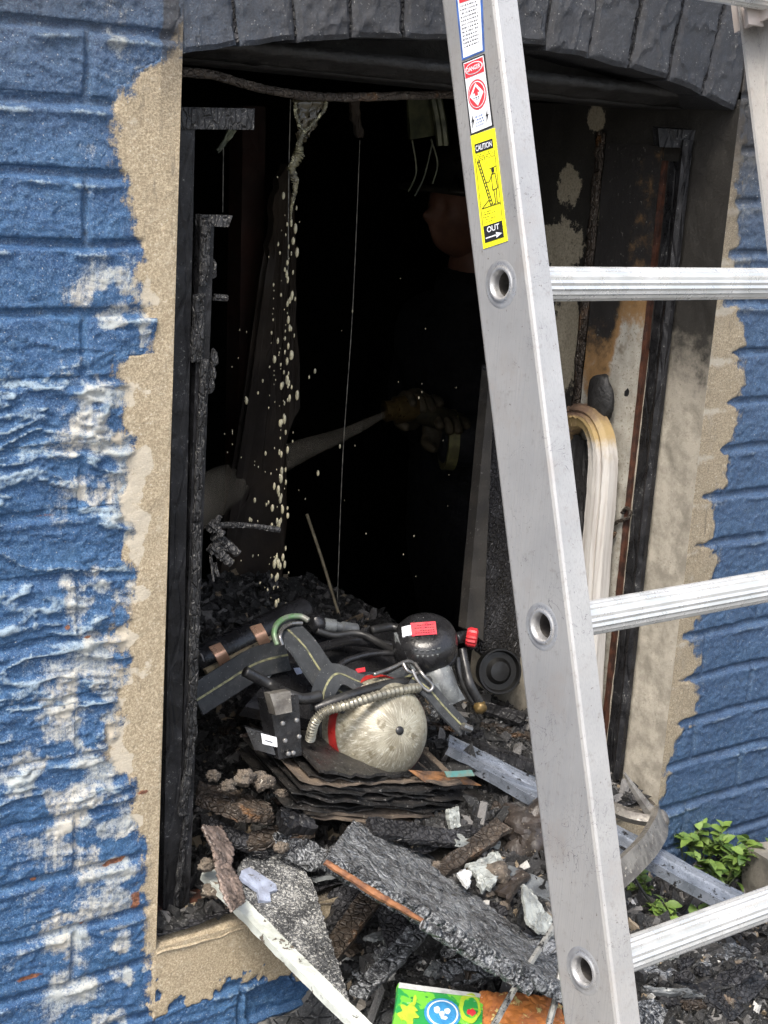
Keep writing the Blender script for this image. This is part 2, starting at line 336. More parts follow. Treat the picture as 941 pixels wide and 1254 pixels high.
def bottle_mat():
    m = NB('worn_fibreglass_wrap'); a = m.attr('ang'); hh = m.attr('ht'); cb = m.n('ShaderNodeCombineXYZ'); m.L(m.math('MULTIPLY', a, 26), cb.inputs[0]); m.L(m.math('MULTIPLY', hh, 16), cb.inputs[1])
    st = m.noise(1, 7, .8, src=cb.outputs[0], dist=.5); n1 = m.noise(22, 5, .65); n2 = m.noise(130, 5, .7)
    c = m.mix(m.ramp(n1, .38, .62), (.22, .20, .15), (.34, .32, .25))
    c = m.mix(m.ramp(st, .50, .64, 0, .75), c, (.58, .57, .50)); c = m.mix(m.ramp(st, .47, .36, 0, .65), c, (.15, .125, .07))
    c = m.mix(m.ramp(n2, .60, .70, 0, .6), c, (.55, .50, .36)); c = m.mix(m.ramp(m.noise(60, 5), .58, .66, 0, .7), c, (.12, .10, .06))
    return m.out(c, m.ramp(st, .4, .6, .30, .5), .25, m.bump(m.math('ADD', st, n2), .35, .001))
M_BOTTLE = bottle_mat()
M_REDBAND = simple('red_band', (.38, .025, .02), (.28, .02, .02), 40, .35, 0, .2)
M_WEB = NB('dark_webbing'); 
def _web():
    m = M_WEB; wv = m.n('ShaderNodeTexWave'); wv.inputs['Scale'].default_value = 260; wv.inputs['Distortion'].default_value = 1; m.L(m.co, wv.inputs[0])
    n1 = m.noise(60, 5); c = m.mix(m.ramp(n1, .35, .65), (.022, .025, .030), (.055, .060, .066)); c = m.mix(m.ramp(wv.outputs['Fac'], .2, .8, 0, .5), c, (.10, .11, .12)); c = m.mix(m.ramp(m.noise(26, 6, .8), .52, .66, 0, .6), c, (.13, .13, .125)); c = m.mix(m.ramp(m.noise(330, 3), .66, .70, 0, .8), c, (.35, .35, .33))
    return m.out(c, .7, 0, m.bump(m.math('ADD', wv.outputs['Fac'], n1), .8, .002))
M_WEB = _web()
M_WEBY = simple('yellow_stitching', (.26, .25, .13), (.10, .10, .07), 120, .8)
M_COPPER = simple('copper_strap', (.62, .38, .26), (.50, .30, .20), 30, .35, .5)
M_WPAINT = simple('flaking_white_paint', (.50, .53, .50), (.36, .38, .35), 35, .5, 0, .6, 120, .003, fleck=(.09, .075, .06), fs=60, fa=.60, fw=.04)
M_VINYL = NB('scorched_vinyl')
def _vinyl():
    m = M_VINYL; s = m.attr('scorch'); n1 = m.noise(45, 6, .7); st = m.noise(1, 5, .6, src=m.mapc((150, 150, 8)))
    c = m.mix(m.ramp(st, .4, .7), (.50, .48, .45), (.36, .33, .30))
    k = m.math('ADD', s, m.math('MULTIPLY', m.math('SUBTRACT', n1, .5), .6))
    c = m.mix(m.ramp(k, .15, .5), c, (.36, .26, .12)); c = m.mix(m.ramp(k, .55, .85), c, (.13, .085, .06)); c = m.mix(m.ramp(k, .85, 1.05), c, (.02, .017, .015))
    return m.out(c, .42, 0, m.bump(m.math('ADD', n1, st), .3, .002))
M_VINYL = _vinyl()
M_BOARD = NB('mould_speckled_board')
def _board():
    m = M_BOARD; s = m.attr('scorch'); n1 = m.noise(40, 6, .7); n2 = m.noise(240, 5, .7)
    c = m.mix(m.ramp(n1, .35, .65), (.40, .385, .34), (.30, .28, .24)); c = m.mix(m.ramp(n2, .58, .64, 0, .85), c, (.16, .13, .09))
    c = m.mix(m.ramp(m.noise(13, 4), .56, .62, 0, .7), c, (.15, .12, .08))
    k = m.math('ADD', s, m.math('MULTIPLY', m.math('SUBTRACT', n1, .5), .8))
    c = m.mix(m.ramp(k, .2, .45, 0, .9), c, (.26, .14, .045)); c = m.mix(m.ramp(k, .45, .75), c, (.022, .020, .019))
    c = m.mix(m.ramp(m.noise(160, 3), .66, .70, 0, .5), c, (.22, .21, .18))
    return m.out(c, .6, 0, m.bump(m.math('ADD', n1, n2), .5, .002))
M_BOARD = _board()
M_CHANNEL = simple('wet_painted_steel', (.25, .275, .32), (.15, .17, .20), 30, .28, .35, .35, 200, .0015, fleck=(.015, .015, .016), fs=90, fa=.57, fw=.05)
M_TOOL = simple('scuffed_forged_steel', (.24, .225, .20), (.11, .10, .09), 45, .4, .35, .6, 160, .002, fleck=(.36, .34, .30), fs=120, fa=.60)
M_CARD = simple('tan_cardboard', (.30, .25, .16), (.17, .14, .09), 50, .8, 0, .5, 200, .001, fleck=(.06, .05, .04), fs=70, fa=.6)
M_PAPER = simple('scorched_paper', (.15, .115, .085), (.03, .026, .022), 25, .7, 0, .6, 150, .002, fleck=(.40, .36, .28), fs=150, fa=.61)
M_PAPERD = simple('burnt_paper', (.03, .027, .025), (.012, .012, .012), 40, .4, 0, .8, 150, .003, fleck=(.35, .33, .30), fs=260, fa=.61)
M_FILM = simple('grimy_plastic_film', (.26, .20, .17), (.10, .08, .07), 60, .3, 0, .6, 100, .003, fleck=(.40, .36, .32), fs=220, fa=.63)
M_BLUEPL = simple('pale_blue_plastic', (.30, .34, .44), (.20, .22, .28), 60, .4, 0, .4, 200, .001, fleck=(.08, .08, .08), fs=100, fa=.62)
M_GREYPL = simple('sooty_grey_plastic', (.16, .17, .17), (.07, .075, .08), 30, .3, 0, .5, 120, .002, fleck=(.3, .3, .28), fs=200, fa=.64)
M_SHARD = simple('cloudy_plastic', (.36, .38, .36), (.20, .21, .20), 50, .25, 0, .5, 120, .002, fleck=(.1, .09, .08), fs=120, fa=.62)
M_WHITESCR = simple('dirty_white_scrap', (.62, .64, .64), (.45, .46, .46), 50, .5, 0, .4, 100, .002, fleck=(.1, .1, .1), fs=80, fa=.66)
M_WIRE = simple('grey_rod', (.32, .32, .30), (.15, .15, .14), 60, .5, .2, .3, 200, .001, fleck=(.02, .02, .02), fs=130, fa=.55)
M_LUMP = simple('ash_lump', (.16, .13, .10), (.06, .05, .042), 60, .9, 0, 1., 120, .005, fleck=(.38, .34, .28), fs=170, fa=.58)
M_BROWNL = simple('sooty_brown_vessel', (.050, .040, .034), (.028, .024, .021), 20, .4, 0, .6, 120, .003, fleck=(.30, .26, .20), fs=150, fa=.62)
M_GREENGL = simple('green_glass', (.28, .48, .40), (.15, .3, .25), 30, .1, 0, .1)
M_SKIN = simple('skin', (.32, .15, .10), (.22, .11, .075), 20, .5, 0, .2)
M_COAT = simple('dark_turnout_coat', (.014, .014, .018), (.008, .008, .01), 20, .8, 0, .5, 120, .003)
M_TRIM = simple('reflective_trim', (.30, .28, .12), (.18, .16, .08), 40, .5)
M_HELM = simple('black_helmet', (.03, .028, .024), (.05, .045, .035), 20, .4, 0, .2, fleck=(.08, .07, .05), fs=80, fa=.62)
M_GLOVE = simple('leather_glove', (.11, .085, .05), (.05, .04, .025), 30, .7, 0, .5, 80, .004)
M_HOSE = simple('hose_jacket', (.06, .05, .025), (.03, .026, .015), 40, .7)
M_BRASS = simple('dull_brass', (.22, .15, .06), (.12, .08, .03), 40, .4, .6)
M_GROUND = char_material('wet_ash_ground', (.035, .036, .037), (.26, .26, .25), 60, (1, 1, 1), .55, .5, .006)  # flecks mix real ash with painted glints of wet ground
M_STREET = simple('street_paving', (.17, .165, .155), (.12, .118, .11), 4, .8, 0, .4, 90, .004)
def rubble_mat():
    m = NB('ash_and_cinders'); t = m.attr('tone'); n2 = m.noise(300, 5, .7)
    c = m.mix(m.ramp(t, .55, .62), (.011, .011, .011), (.035, .034, .034)); c = m.mix(m.ramp(t, .78, .84), c, (.15, .145, .14)); c = m.mix(m.ramp(t, .93, .94), c, (.24, .19, .13)); c = m.mix(m.ramp(t, .98, .983), c, (.50, .49, .46))  # pale chips: real pebbles, with extra grey ones painting in glints
    c = m.mix(m.ramp(n2, .58, .66, 0, .7), c, (.24, .24, .23))
    return m.out(c, m.ramp(m.noise(90, 3), .35, .65, .35, .85), 0, m.bump(n2, .9, .003))
M_RUB = rubble_mat()
def leaf_mat():
    m = NB('weed_leaf'); t = m.attr('tone'); c = m.mix(t, (.035, .085, .015), (.17, .26, .05)); c = m.mix(m.ramp(m.noise(90, 4), .55, .7, 0, .6), c, (.22, .26, .10))
    m.out(c, .45, 0, m.bump(m.noise(150, 4), .3, .001)); m.b.inputs['Subsurface Weight'].default_value = .0
    return m.m
M_LEAF = leaf_mat()
M_STEM = simple('green_stem', (.10, .13, .04), None, 40, .6)
M_WATER = NB('water').out((.75, .78, .80), .03, 0, None, Transmission_Weight=.95, IOR=1.33)
M_STONE = simple('weathered_block', (.26, .24, .20), (.15, .14, .12), 20, .8, 0, .6, 150, .003, fleck=(.12, .11, .09), fs=90, fa=.62)
M_GLASSD = simple('black_glass', (.01, .01, .012), None, 10, .06)
M_BOOKG = NB('printed_green_cover')
def _book():
    m = M_BOOKG; c = m.mix(m.ramp(m.noise(42, 3, .5), .50, .53), (.03, .30, .07), (.16, .52, .05)); c = m.mix(m.ramp(m.noise(30, 3, .5, src=m.mapc((1, 1.4, .8))), .60, .62), c, (.02, .20, .06))
    c = m.mix(m.ramp(m.noise(150, 5), .64, .70, 0, .8), c, (.5, .6, .45))
    return m.out(c, .35, 0, m.bump(m.noise(80, 3), .2, .001))
M_BOOKG = _book()
M_OPRINT = simple('orange_print', (.55, .20, .05), (.28, .10, .04), 30, .5, 0, .3, fleck=(.6, .5, .2), fs=60, fa=.58)
M_YPRINT = simple('lime_print', (.45, .62, .05), (.35, .5, .04), 60, .4)
M_CYPRINT = simple('sky_blue_print', (.05, .28, .55), (.04, .2, .42), 60, .4)

# ------------------------------------------------------------------ the building
OX0, OX1, OZ0, PITCH = .743, 1.586, .155, .07
ARX, ARR = 1.165, 1.79; ARZ = 1.223 - ARR
def arch_z(x): return ARZ + np.sqrt(np.maximum(ARR ** 2 - (x - ARX) ** 2, 0))
ZJ = 1.121                                          # one bed joint; the others every .07 m
def joints(x, z):
    wob = (fbm(x * 14, z * 9, 3, 3) - .5) * .009
    c = (z - ZJ + wob) / PITCH; ci = np.floor(c); dzs = (c - ci) * PITCH   # above the joint below
    dz = np.minimum(dzs, PITCH - dzs)
    par = np.mod(ci, 2); off = np.where(par == 0, .64, .5275)
    wob2 = (fbm(z * 25, x * 5, 2, 8) - .5) * .006
    u = (x - off + wob2) / .225; ui = np.floor(u); du = (u - ui) * .225; dx = np.minimum(du, .225 - du)
    return dz, dzs, dx, ci, ui
ZK = [0., .02, .15, .22, .27, .33, .38, .42, .5, .62, .7, .8, .87, .92, 1.0, 1.03, 1.06, 1.12, 1.15, 1.17, 1.3]
LW = [.0, .0, .003, .016, .022, .036, .044, .066, .058, .046, .050, .060, .052, .042, .052, .05, .072, .074, .05, .01, -.04]
WK = [0, .12, .2, .3, .4, .5, .6, .7, .8, .9, .95, 1.0, 1.05, 1.12, 1.2]
WW = [.10, .13, .14, .14, .19, .14, .13, .11, .13, .12, .10, .06, .085, .10, .02]
RK = [0, .15, .22, .3, .36, .42, .5, .6, .7, .8, .88, .95, 1.05, 1.15, 1.2]
RW = [0, .005, .012, .07, .055, .035, .060, .05, .065, .085, .055, .025, .020, .012, 0]
def masks(x, z):
    edge = (fbm(x * 40, z * 40, 5, 21) - .5) * 1.9
    dl = OX0 - x; dr = x - OX1
    sl = .5 + (np.interp(z, ZK, LW) - dl + edge * .028) / .036 ; sl = np.where(x < OX0 + .001, sl, -1)
    under = .5 + np.minimum((OZ0 - z + .01) / .01, (z - .066 + edge * .06) / .012); under = np.where((x > OX0 - .005 + edge * .03) & (x < OX1) & (z < OZ0 + .02), under, -1)
    sr = .5 + (np.interp(z, RK, RW) - dr + edge * .035) / .034; sr = np.where(x > OX1 - .001, sr, -1)
    dz, dzs, dx, ci, ui = joints(x, z)
    sr = sr - np.where((dr > .015), np.clip(1 - dz / .010, 0, 1) * .9, 0) * (x > 1.3)
    blk = ((z > .865) & (z < .905) & (dl > .022) & (dl < .06)); sl = sl - blk * .9
    sand = np.clip(np.maximum(np.maximum(sl, under), sr), 0, 1)
    wl = .50 + (np.interp(z, WK, WW) - dl) / .07 * .5; wl = np.where(x < 1.1, np.clip(wl, 0, .80), 0)
    wl = wl * (1 - .55 * sm(z, .93, 1.0)) + np.exp(-((dl - .085) / .03) ** 2) * .35 * sm(z, 1.0, 1.03)
    blot = fbm(x * 34 + z * 6, z * 40, 4, 61); wl = wl * (.10 + 1.55 * sm(blot, .25, .72)) * sm(dl + (blot - .5) * .05, .012, .050); wl = np.maximum(wl, np.where(x < 1.1, sm(fbm(x * 30, z * 46, 4, 63), .60, .74) * .62 * (.35 + .65 * sm(.75 - z, 0, .3)), 0)); wl = np.clip(wl, 0, .86)
    wr = np.where(x > 1.3, np.clip(.72 - dr / .12 * .5, 0, .62) * sm(z, .25, .35), 0)
    lip = np.exp(-((dzs - .058) / .006) ** 2) * .30 * fbm(x * 12, z * 2, 2, 77)
    white = np.clip(np.maximum(wl, wr) + lip - .05, 0, 1) * (x * 0 + 1)
    white = np.where(z < .17, white * np.clip(1 - (x - .73) / .04, 0, 1), white)
    soot = np.clip(sm(z, .95, 1.30) * .50 + sm(z, 1.16, 1.25) * .25, 0, 1) * (.6 + .7 * fbm(x * 6, z * 6, 3, 31))
    soot = np.where(x > 1.3, np.maximum(soot * .8, .26 + .50 * sm(z, .85, 1.22)), soot)
    soot = soot + np.clip(1 - np.abs(z - (arch_z(np.clip(x, .6, 1.7)) + .03)) / .12, 0, 1) * .4 * (x > .72) * (x < 1.75)
    dust = np.where(x > 1.3, .30 * sm(.25 - z, 0, .2), 0); soot = soot + dust * .2
    bare = np.clip(.0 + .62 * np.clip(1 - np.hypot((x - .715) / .012, (z - .225) / .025), 0, 1) + .6 * np.clip(1 - np.hypot((x - .72) / .014, (z - .362) / .006), 0, 1)
                   + .6 * np.clip(1 - np.hypot((x - .585) / .03, (z - .165) / .008), 0, 1) + .5 * np.clip(1 - np.hypot((x - .625) / .008, (z - .575) / .006), 0, 1), 0, 1)
    bare = np.maximum(bare * 1.5, np.where(x < 1.1, sm(fbm(x * 26, z * 60, 3, 66), .735, .80) * np.clip(1 - dz / .012, 0, 1) * .9 * sm(.8 - z, 0, .2), 0)); bare = np.clip(bare, 0, 1)
    return dict(sand=sand, white=np.where((x > 1.3), np.maximum(white, .30), np.maximum(white, .10)), soot=np.clip(soot, 0, 1), bare=bare)
def relief(x, z, crest_out=False):
    dz, dzs, dx, ci, ui = joints(x, z)
    left = (x < 1.2)
    smear = np.where(left, sm(.93 - z, 0, .12) * (.25 + .75 * sm(z, .28, .42)), .12)      # thick smeared paint hides the joints here
    jd = np.minimum(dz, dx * 1.2)
    wj = .0060; rec = -.0050 * (1 - sm(jd, wj * .35, wj * 1.3)) * (1 - .55 * smear)
    h = (fbm(x * 11, z * 11, 3, 5) - .5) * .0042 + (fbm(x * 60, z * 60, 3, 6) - .5) * .0014
    lip = .0045 * np.exp(-((dzs - .060) / .0035) ** 2) * sm(fbm(x * 20, ci * 3.7 + 10, 3, 9), .38, .62) * (1 - .5 * smear)
    wx = z + (fbm(x * 7, z * 7, 3, 11) - .5) * .06 + x * .05; r = 1 - np.abs(fbm(x * 10, wx * 42, 4, 12) * 2 - 1)
    fold = sm(r, .84, .97); wr = (fold * .0026 + (np.clip(r - .6, 0, 1) / .4) ** 1.5 * .0022) * np.where(left, .22 + smear * .85, .12)
    r2 = 1 - np.abs(fbm(x * 26, wx * 95, 3, 15) * 2 - 1); fold2 = sm(r2, .86, .97); wr = wr + fold2 * .0012 * np.where(left, .4 + smear, .3)
    micro = 1 - np.abs(fbm(x * 95, z * 130, 3, 17) * 2 - 1); wr = wr + (np.clip(micro - .70, 0, 1) / .3) ** 1.5 * .0013
    r3 = 1 - np.abs(fbm(x * 40 + z * 30, z * 55, 3, 19) * 2 - 1); wr = wr + (np.clip(r3 - .82, 0, 1) / .18) ** 2 * .0016
    a = _m0(x, z)['sand']; s_ = sm(a, .3, .8)
    full = rec + h + lip + wr
    flat = .002 + (fbm(x * 18, z * 18, 4, 41) - .5) * .004 + (fbm(x * 300, z * 300, 2, 42) - .5) * .0009
    out = full * (1 - s_) + flat * s_
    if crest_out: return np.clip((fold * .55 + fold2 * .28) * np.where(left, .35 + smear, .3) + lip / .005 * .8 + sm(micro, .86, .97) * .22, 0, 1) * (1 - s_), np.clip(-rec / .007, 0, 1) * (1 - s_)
    return out
_m0 = masks
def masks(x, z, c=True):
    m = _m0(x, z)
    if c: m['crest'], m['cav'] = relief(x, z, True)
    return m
B = thing('brick_building', 'blue painted brick building front with burnt out window opening', 'building', (ARX, 0, 0))
FW = obj('front_wall', bbox_(-6, -5.9, .1, .2, 0, .1), M_WALL, B) if False else None
def sheet(x0, x1, z0, z1, res, back=0., hole=True, fn=None):
    nx = max(2, int(round((x1 - x0) / res)) + 1); nzz = max(2, int(round((z1 - z0) / res)) + 1)
    X, Z = np.meshgrid(np.linspace(x0, x1, nx), np.linspace(z0, z1, nzz), indexing='ij')
    H = relief(X, Z); Y = -H + back
    V = np.stack([X, Y, Z], -1).reshape(-1, 3); F = grid(nx, nzz)
    if hole:
        c = V[F].mean(1); inside = (c[:, 0] > OX0) & (c[:, 0] < OX1) & (c[:, 2] > OZ0 - .004) & (c[:, 2] < arch_z(c[:, 0]) + .215) & (c[:, 2] > OZ0)
        F = F[~inside]
    m = masks(V[:, 0], V[:, 2]); return (V, F), m
def compact(V, F, at):
    u = np.unique(F); mp = np.full(len(V), -1); mp[u] = np.arange(len(u)); return V[u], mp[F], {k: v[u] for k, v in at.items()}
def coarse(x0, x1, z0, z1): return np.array([(x0, .003, z0), (x1, .003, z0), (x1, .003, z1), (x0, .003, z1)]), np.array([[0, 1, 2, 3]])
# mortar bed: everything between and behind the bricks
Vs, Fs, As, n0 = [], [], [], 0
for (a, b, c, e, rs) in ((.42, OX0, -.1, 1.40, .0025), (OX1, 2.1, -.1, 1.40, .003), (OX0, OX1, -.1, OZ0, .003), (-3, .42, -.1, 1.4, .05), (2.1, 4.5, -.1, 1.4, .05), (-3, 4.5, 1.4, 3.2, .06)):
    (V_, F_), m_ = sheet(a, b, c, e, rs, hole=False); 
    cor = ((np.abs(V_[:, 0] - OX1) < 1e-5) | (np.abs(V_[:, 0] - OX0) < 1e-5)) & (V_[:, 2] > OZ0 - .001); V_[cor, 1] = -.002
    dz, dzs, dx, ci, ui = joints(V_[:, 0], V_[:, 2])
    inb = (dz > .0105) & (dx > .010) & (m_['sand'] < .12) & (V_[:, 2] < 1.39); V_[:, 1] += inb * .008
    Vs.append(V_); Fs.append(F_ + n0); As.append(m_); n0 += len(V_)
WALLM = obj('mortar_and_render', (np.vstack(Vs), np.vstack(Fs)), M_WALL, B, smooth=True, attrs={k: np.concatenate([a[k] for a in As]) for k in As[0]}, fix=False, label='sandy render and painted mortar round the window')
# bricks
def brick(x0, x1, z0, z1, res):
    nx = max(3, int((x1 - x0) / res)); nn = max(3, int((z1 - z0) / res))
    X, Z = np.meshgrid(np.linspace(x0, x1, nx), np.linspace(z0, z1, nn), indexing='ij')
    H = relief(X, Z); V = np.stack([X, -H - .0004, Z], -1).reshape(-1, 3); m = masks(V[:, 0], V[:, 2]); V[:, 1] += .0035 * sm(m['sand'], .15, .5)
    a = np.arange(nx * nn).reshape(nx, nn); loop = np.concatenate([a[:, 0], a[-1, 1:], a[-2::-1, -1], a[0, -2:0:-1]]); k = len(V)
    R_ = V[loop].copy(); R_[:, 1] = .010; j = np.arange(len(loop)); F = np.vstack([grid(nx, nn), np.stack([loop, k + j, k + np.roll(j, -1), np.roll(loop, -1)], -1)])
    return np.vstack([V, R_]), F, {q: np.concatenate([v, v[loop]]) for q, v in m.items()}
def add_bricks(xa, xb, za, zb, res, clipx=None):
    for ci in range(int(math.floor((za - ZJ) / PITCH)), int(math.ceil((zb - ZJ) / PITCH))):
        z0 = ZJ + ci * PITCH + .0045; z1 = z0 + PITCH - .009
        off = .64 if ci % 2 == 0 else .5275
        for k in range(-12, 12):
            x0 = off + k * .225 + .0045; x1 = x0 + .216
            if x1 < xa or x0 > xb: continue
            for (s0, s1) in ((x0, x1),):
                if z1 > OZ0 - .004:                # keep clear of the opening
                    if s0 < OX0 and s1 > OX0: s1 = OX0 - .004
                    elif s0 < OX1 and s1 > OX1: s0 = OX1 + .004
                    elif s0 >= OX0 and s1 <= OX1: continue
                s0 = max(s0, xa - .2); 
                if s1 - s0 < .03: continue
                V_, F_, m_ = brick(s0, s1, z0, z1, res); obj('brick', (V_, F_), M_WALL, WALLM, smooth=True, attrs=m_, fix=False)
add_bricks(.50, .76, -.03, 1.30, .0022)
add_bricks(1.55, 2.0, .0, 1.30, .0028)
# the arch of bricks on end
def vouss(t0, t1, r0, r1, res, seed):
    nx = int((t1 - t0) * ARR / res) + 2; nn = int((r1 - r0) / res) + 2
    T, R_ = np.meshgrid(np.linspace(t0, t1, nx), np.linspace(r0, r1, nn), indexing='ij')
    jit = (fbm(R_ * 20, T * 30, 2, seed) - .5) * .004
    d = np.minimum(np.minimum(T - t0, t1 - T) * ARR, np.minimum(R_ - r0, r1 - R_))
    X = ARX + np.sin(T) * R_ + jit; Z = ARZ + np.cos(T) * R_ + (fbm(T * 60, R_ * 9, 2, seed + 3) - .5) * .004
    H = (fbm(X * 14, Z * 14, 3, 5) - .5) * .007 + (fbm(X * 70, Z * 70, 4, 6) - .5) * .003 - .005 * (1 - sm(d, 0, .006)) + .001
    r = 1 - np.abs(fbm(X * 34, Z * 20, 4, 52) * 2 - 1); H = H + (np.clip(r - .8, 0, 1) / .2) ** 2 * .003
    V = np.stack([X, -H, Z], -1).reshape(-1, 3); m = masks(V[:, 0], V[:, 2]); m['sand'] = m['sand'] * 0; m['white'] = m['white'] * 0; m['soot'] = np.full(len(V), .88) - .25 * sm(.95 - V[:, 0], 0, .25)
    a = np.arange(nx * nn).reshape(nx, nn); loop = np.concatenate([a[:, 0], a[-1, 1:], a[-2::-1, -1], a[0, -2:0:-1]]); k = len(V)
    Rm = V[loop].copy(); Rm[:, 1] = .10; j = np.arange(len(loop)); F = np.vstack([grid(nx, nn), np.stack([loop, k + j, k + np.roll(j, -1), np.roll(loop, -1)], -1)])
    return np.vstack([V, Rm]), F, {q: np.concatenate([v, v[loop] * 0 + (1. if q == 'soot' else 0)]) for q, v in m.items()}
AR = obj('window_arch', (lambda: (lambda q: (q[0], q[1]))((
    np.array([(ARX + math.sin(t) * rr, yy, ARZ + math.cos(t) * rr) for t in np.linspace(-.2375, .2375, 25) for (rr, yy) in ((ARR + .004, .006), (ARR + .225, .006), (ARR + .225, .104), (ARR + .004, .104))]),
    [(i * 4 + k, i * 4 + (k + 1) % 4, i * 4 + 4 + (k + 1) % 4, i * 4 + 4 + k) for i in range(24) for k in range(4)])))(), M_CHAR, B, label='soot blackened brick arch over the window')
nb = 12; tt = np.linspace(-.2375, .2375, nb + 1)
for i in range(nb):
    g = .0045 / ARR; e0, e1 = random.uniform(-.003, .003), random.uniform(-.003, .003)
    V_, F_, m_ = vouss(tt[i] + g * .5 + e0 * .3, tt[i + 1] - g * .5 + e1 * .3, ARR + random.uniform(-.003, .003), ARR + .216, .0028, 100 + i)
    obj('brick', (V_, F_), M_WALL, AR, smooth='auto', attrs=m_, fix=False)
# short courses between the arch and the courses above
# reveal, sill, soffit, lintel
def gsurf(fn, nu, nv, attr):                       # fn(u,v)->xyz
    U, W = np.meshgrid(np.linspace(0, 1, nu), np.linspace(0, 1, nv), indexing='ij'); V = np.stack(fn(U, W), -1).reshape(-1, 3)
    return V, grid(nu, nv), attr(V)
def rev_attr(V):
    y, z = V[:, 1], V[:, 2]; s = sm(z, .70, 1.05) * 1.0 + sm(z, .50, .95) * .25 + .16 - .1 * sm(y, .3, .0)
    s = s + sm(y, .20, .26) * .75 * sm(z, .2, .9)
    pk = lambda a, b: PX(a, b, OX1)
    e = lambda y0, z0, a, b: np.clip(1 - np.hypot((y - y0) / a, (z - z0) / b), 0, 1)
    w_ = np.maximum.reduce([e(*pk(697, 228)[1:], .040, .045), e(*pk(688, 302)[1:], .07, .06), e(*pk(730, 145)[1:], .028, .030), e(*pk(692, 420)[1:], .055, .13), e(*pk(735, 250)[1:], .008, .05) * .8])
    return dict(soot=s, white=np.clip(w_ * 1.6, 0, .9))
for side, X in (('r', OX1), ('l', OX0)):
    sg = 1 if side == 'r' else -1
    V_, F_, m_ = gsurf(lambda u, v: (X + sg * ((fbm(u * 9, v * 18, 4, 70) - .5) * .006 * sm(u, 0, .04)), -.002 + u * .464, OZ0 - .03 + v * (1.165 + .04 - OZ0)), 120, 240, rev_attr)
    k = len(V_)
    obj('window_reveal', (V_, F_), M_REV, B, smooth=True, attrs=m_, fix=False, label='smoke stained inner side of the window opening' if side == 'r' else None)
# sill
def sill_attr(V): return dict(crest=V[:, 0] * 0, cav=V[:, 0] * 0, sand=np.full(len(V), 1.), white=V[:, 0] * 0, soot=np.clip(sm(V[:, 1], .0, .12) * .7 + sm(V[:, 0], .85, 1.0) * .8, 0, 1), bare=V[:, 0] * 0)
V_, F_, m_ = gsurf(lambda u, v: (OX0 + u * (OX1 - OX0), -.004 + v * .5, OZ0 - .006 + (fbm(u * 40, v * 14, 4, 71) - .5) * .010 + sm(v, 0, .03) * .008 + v * .02), 220, 60, sill_attr)
obj('window_sill', (V_, F_), M_WALL, B, smooth=True, attrs=m_, fix=False)
# lintel timber behind the arch and soffit boards
obj('lintel', slab([V3(OX0 - .1, .10, 1.176), V3(OX1 + .1, .10, 1.170), V3(OX1 + .1, .10, 1.39), V3(OX0 - .1, .10, 1.39)], .14, 60, 12, .004, 40, 3), M_SOOTW, B, smooth=True)
obj('soffit_board', slab([V3(OX0 - .02, .098, 1.176), V3(OX1 + .02, .098, 1.172), V3(OX1 + .02, .05, 1.186), V3(OX0 - .02, .05, 1.188)], .012, 50, 6, .003, 60, 4), M_SOOTW, B, smooth=True)
# scorched trim hanging along the head
tr = [P(222, 88, .05), P(262, 92, .06), P(300, 103, .08), P(345, 113, .10), P(400, 119, .11), P(470, 118, .12), P(560, 116, .16), P(660, 118, .22), P(748, 118, .25)]
obj('head_trim', tube(tr, .0052, 8, 80, jit=.25, seed=3), M_CHARB, B, smooth=True)
obj('head_trim', slab([P(640, 111, .26), P(752, 111, .26), P(752, 121, .26), P(640, 122, .26)], .012, 20, 4, .001, 60, 5), M_CHARB, B)
# interior room shell
RX0, RX1, RY1, RZ0, RZ1 = -.3, 3.2, 3.1, -.85, 1.9
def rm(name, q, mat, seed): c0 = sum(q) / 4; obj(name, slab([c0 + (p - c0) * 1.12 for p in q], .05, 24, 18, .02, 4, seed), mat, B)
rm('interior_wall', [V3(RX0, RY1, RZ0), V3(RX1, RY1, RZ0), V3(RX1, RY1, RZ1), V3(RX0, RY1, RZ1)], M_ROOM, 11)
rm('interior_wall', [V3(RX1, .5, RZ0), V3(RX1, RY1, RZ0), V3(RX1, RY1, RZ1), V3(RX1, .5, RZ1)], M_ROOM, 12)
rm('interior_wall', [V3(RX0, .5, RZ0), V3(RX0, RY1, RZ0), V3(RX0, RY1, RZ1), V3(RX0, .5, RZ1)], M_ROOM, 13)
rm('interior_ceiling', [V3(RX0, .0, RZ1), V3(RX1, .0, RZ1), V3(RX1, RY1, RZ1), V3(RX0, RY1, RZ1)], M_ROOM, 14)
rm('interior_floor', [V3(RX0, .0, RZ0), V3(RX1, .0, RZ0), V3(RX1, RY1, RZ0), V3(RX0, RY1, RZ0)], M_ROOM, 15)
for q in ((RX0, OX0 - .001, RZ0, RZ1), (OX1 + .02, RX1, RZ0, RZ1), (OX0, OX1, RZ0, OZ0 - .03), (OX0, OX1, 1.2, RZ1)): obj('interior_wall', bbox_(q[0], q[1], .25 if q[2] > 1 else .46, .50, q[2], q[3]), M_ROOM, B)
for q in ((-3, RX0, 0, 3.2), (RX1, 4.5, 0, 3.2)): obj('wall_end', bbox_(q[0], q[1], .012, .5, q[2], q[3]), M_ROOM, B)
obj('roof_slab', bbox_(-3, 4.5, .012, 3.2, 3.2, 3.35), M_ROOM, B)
obj('upper_wall', bbox_(-3, 4.5, .02, .2, RZ1 + .06, 3.2), M_ROOM, B)
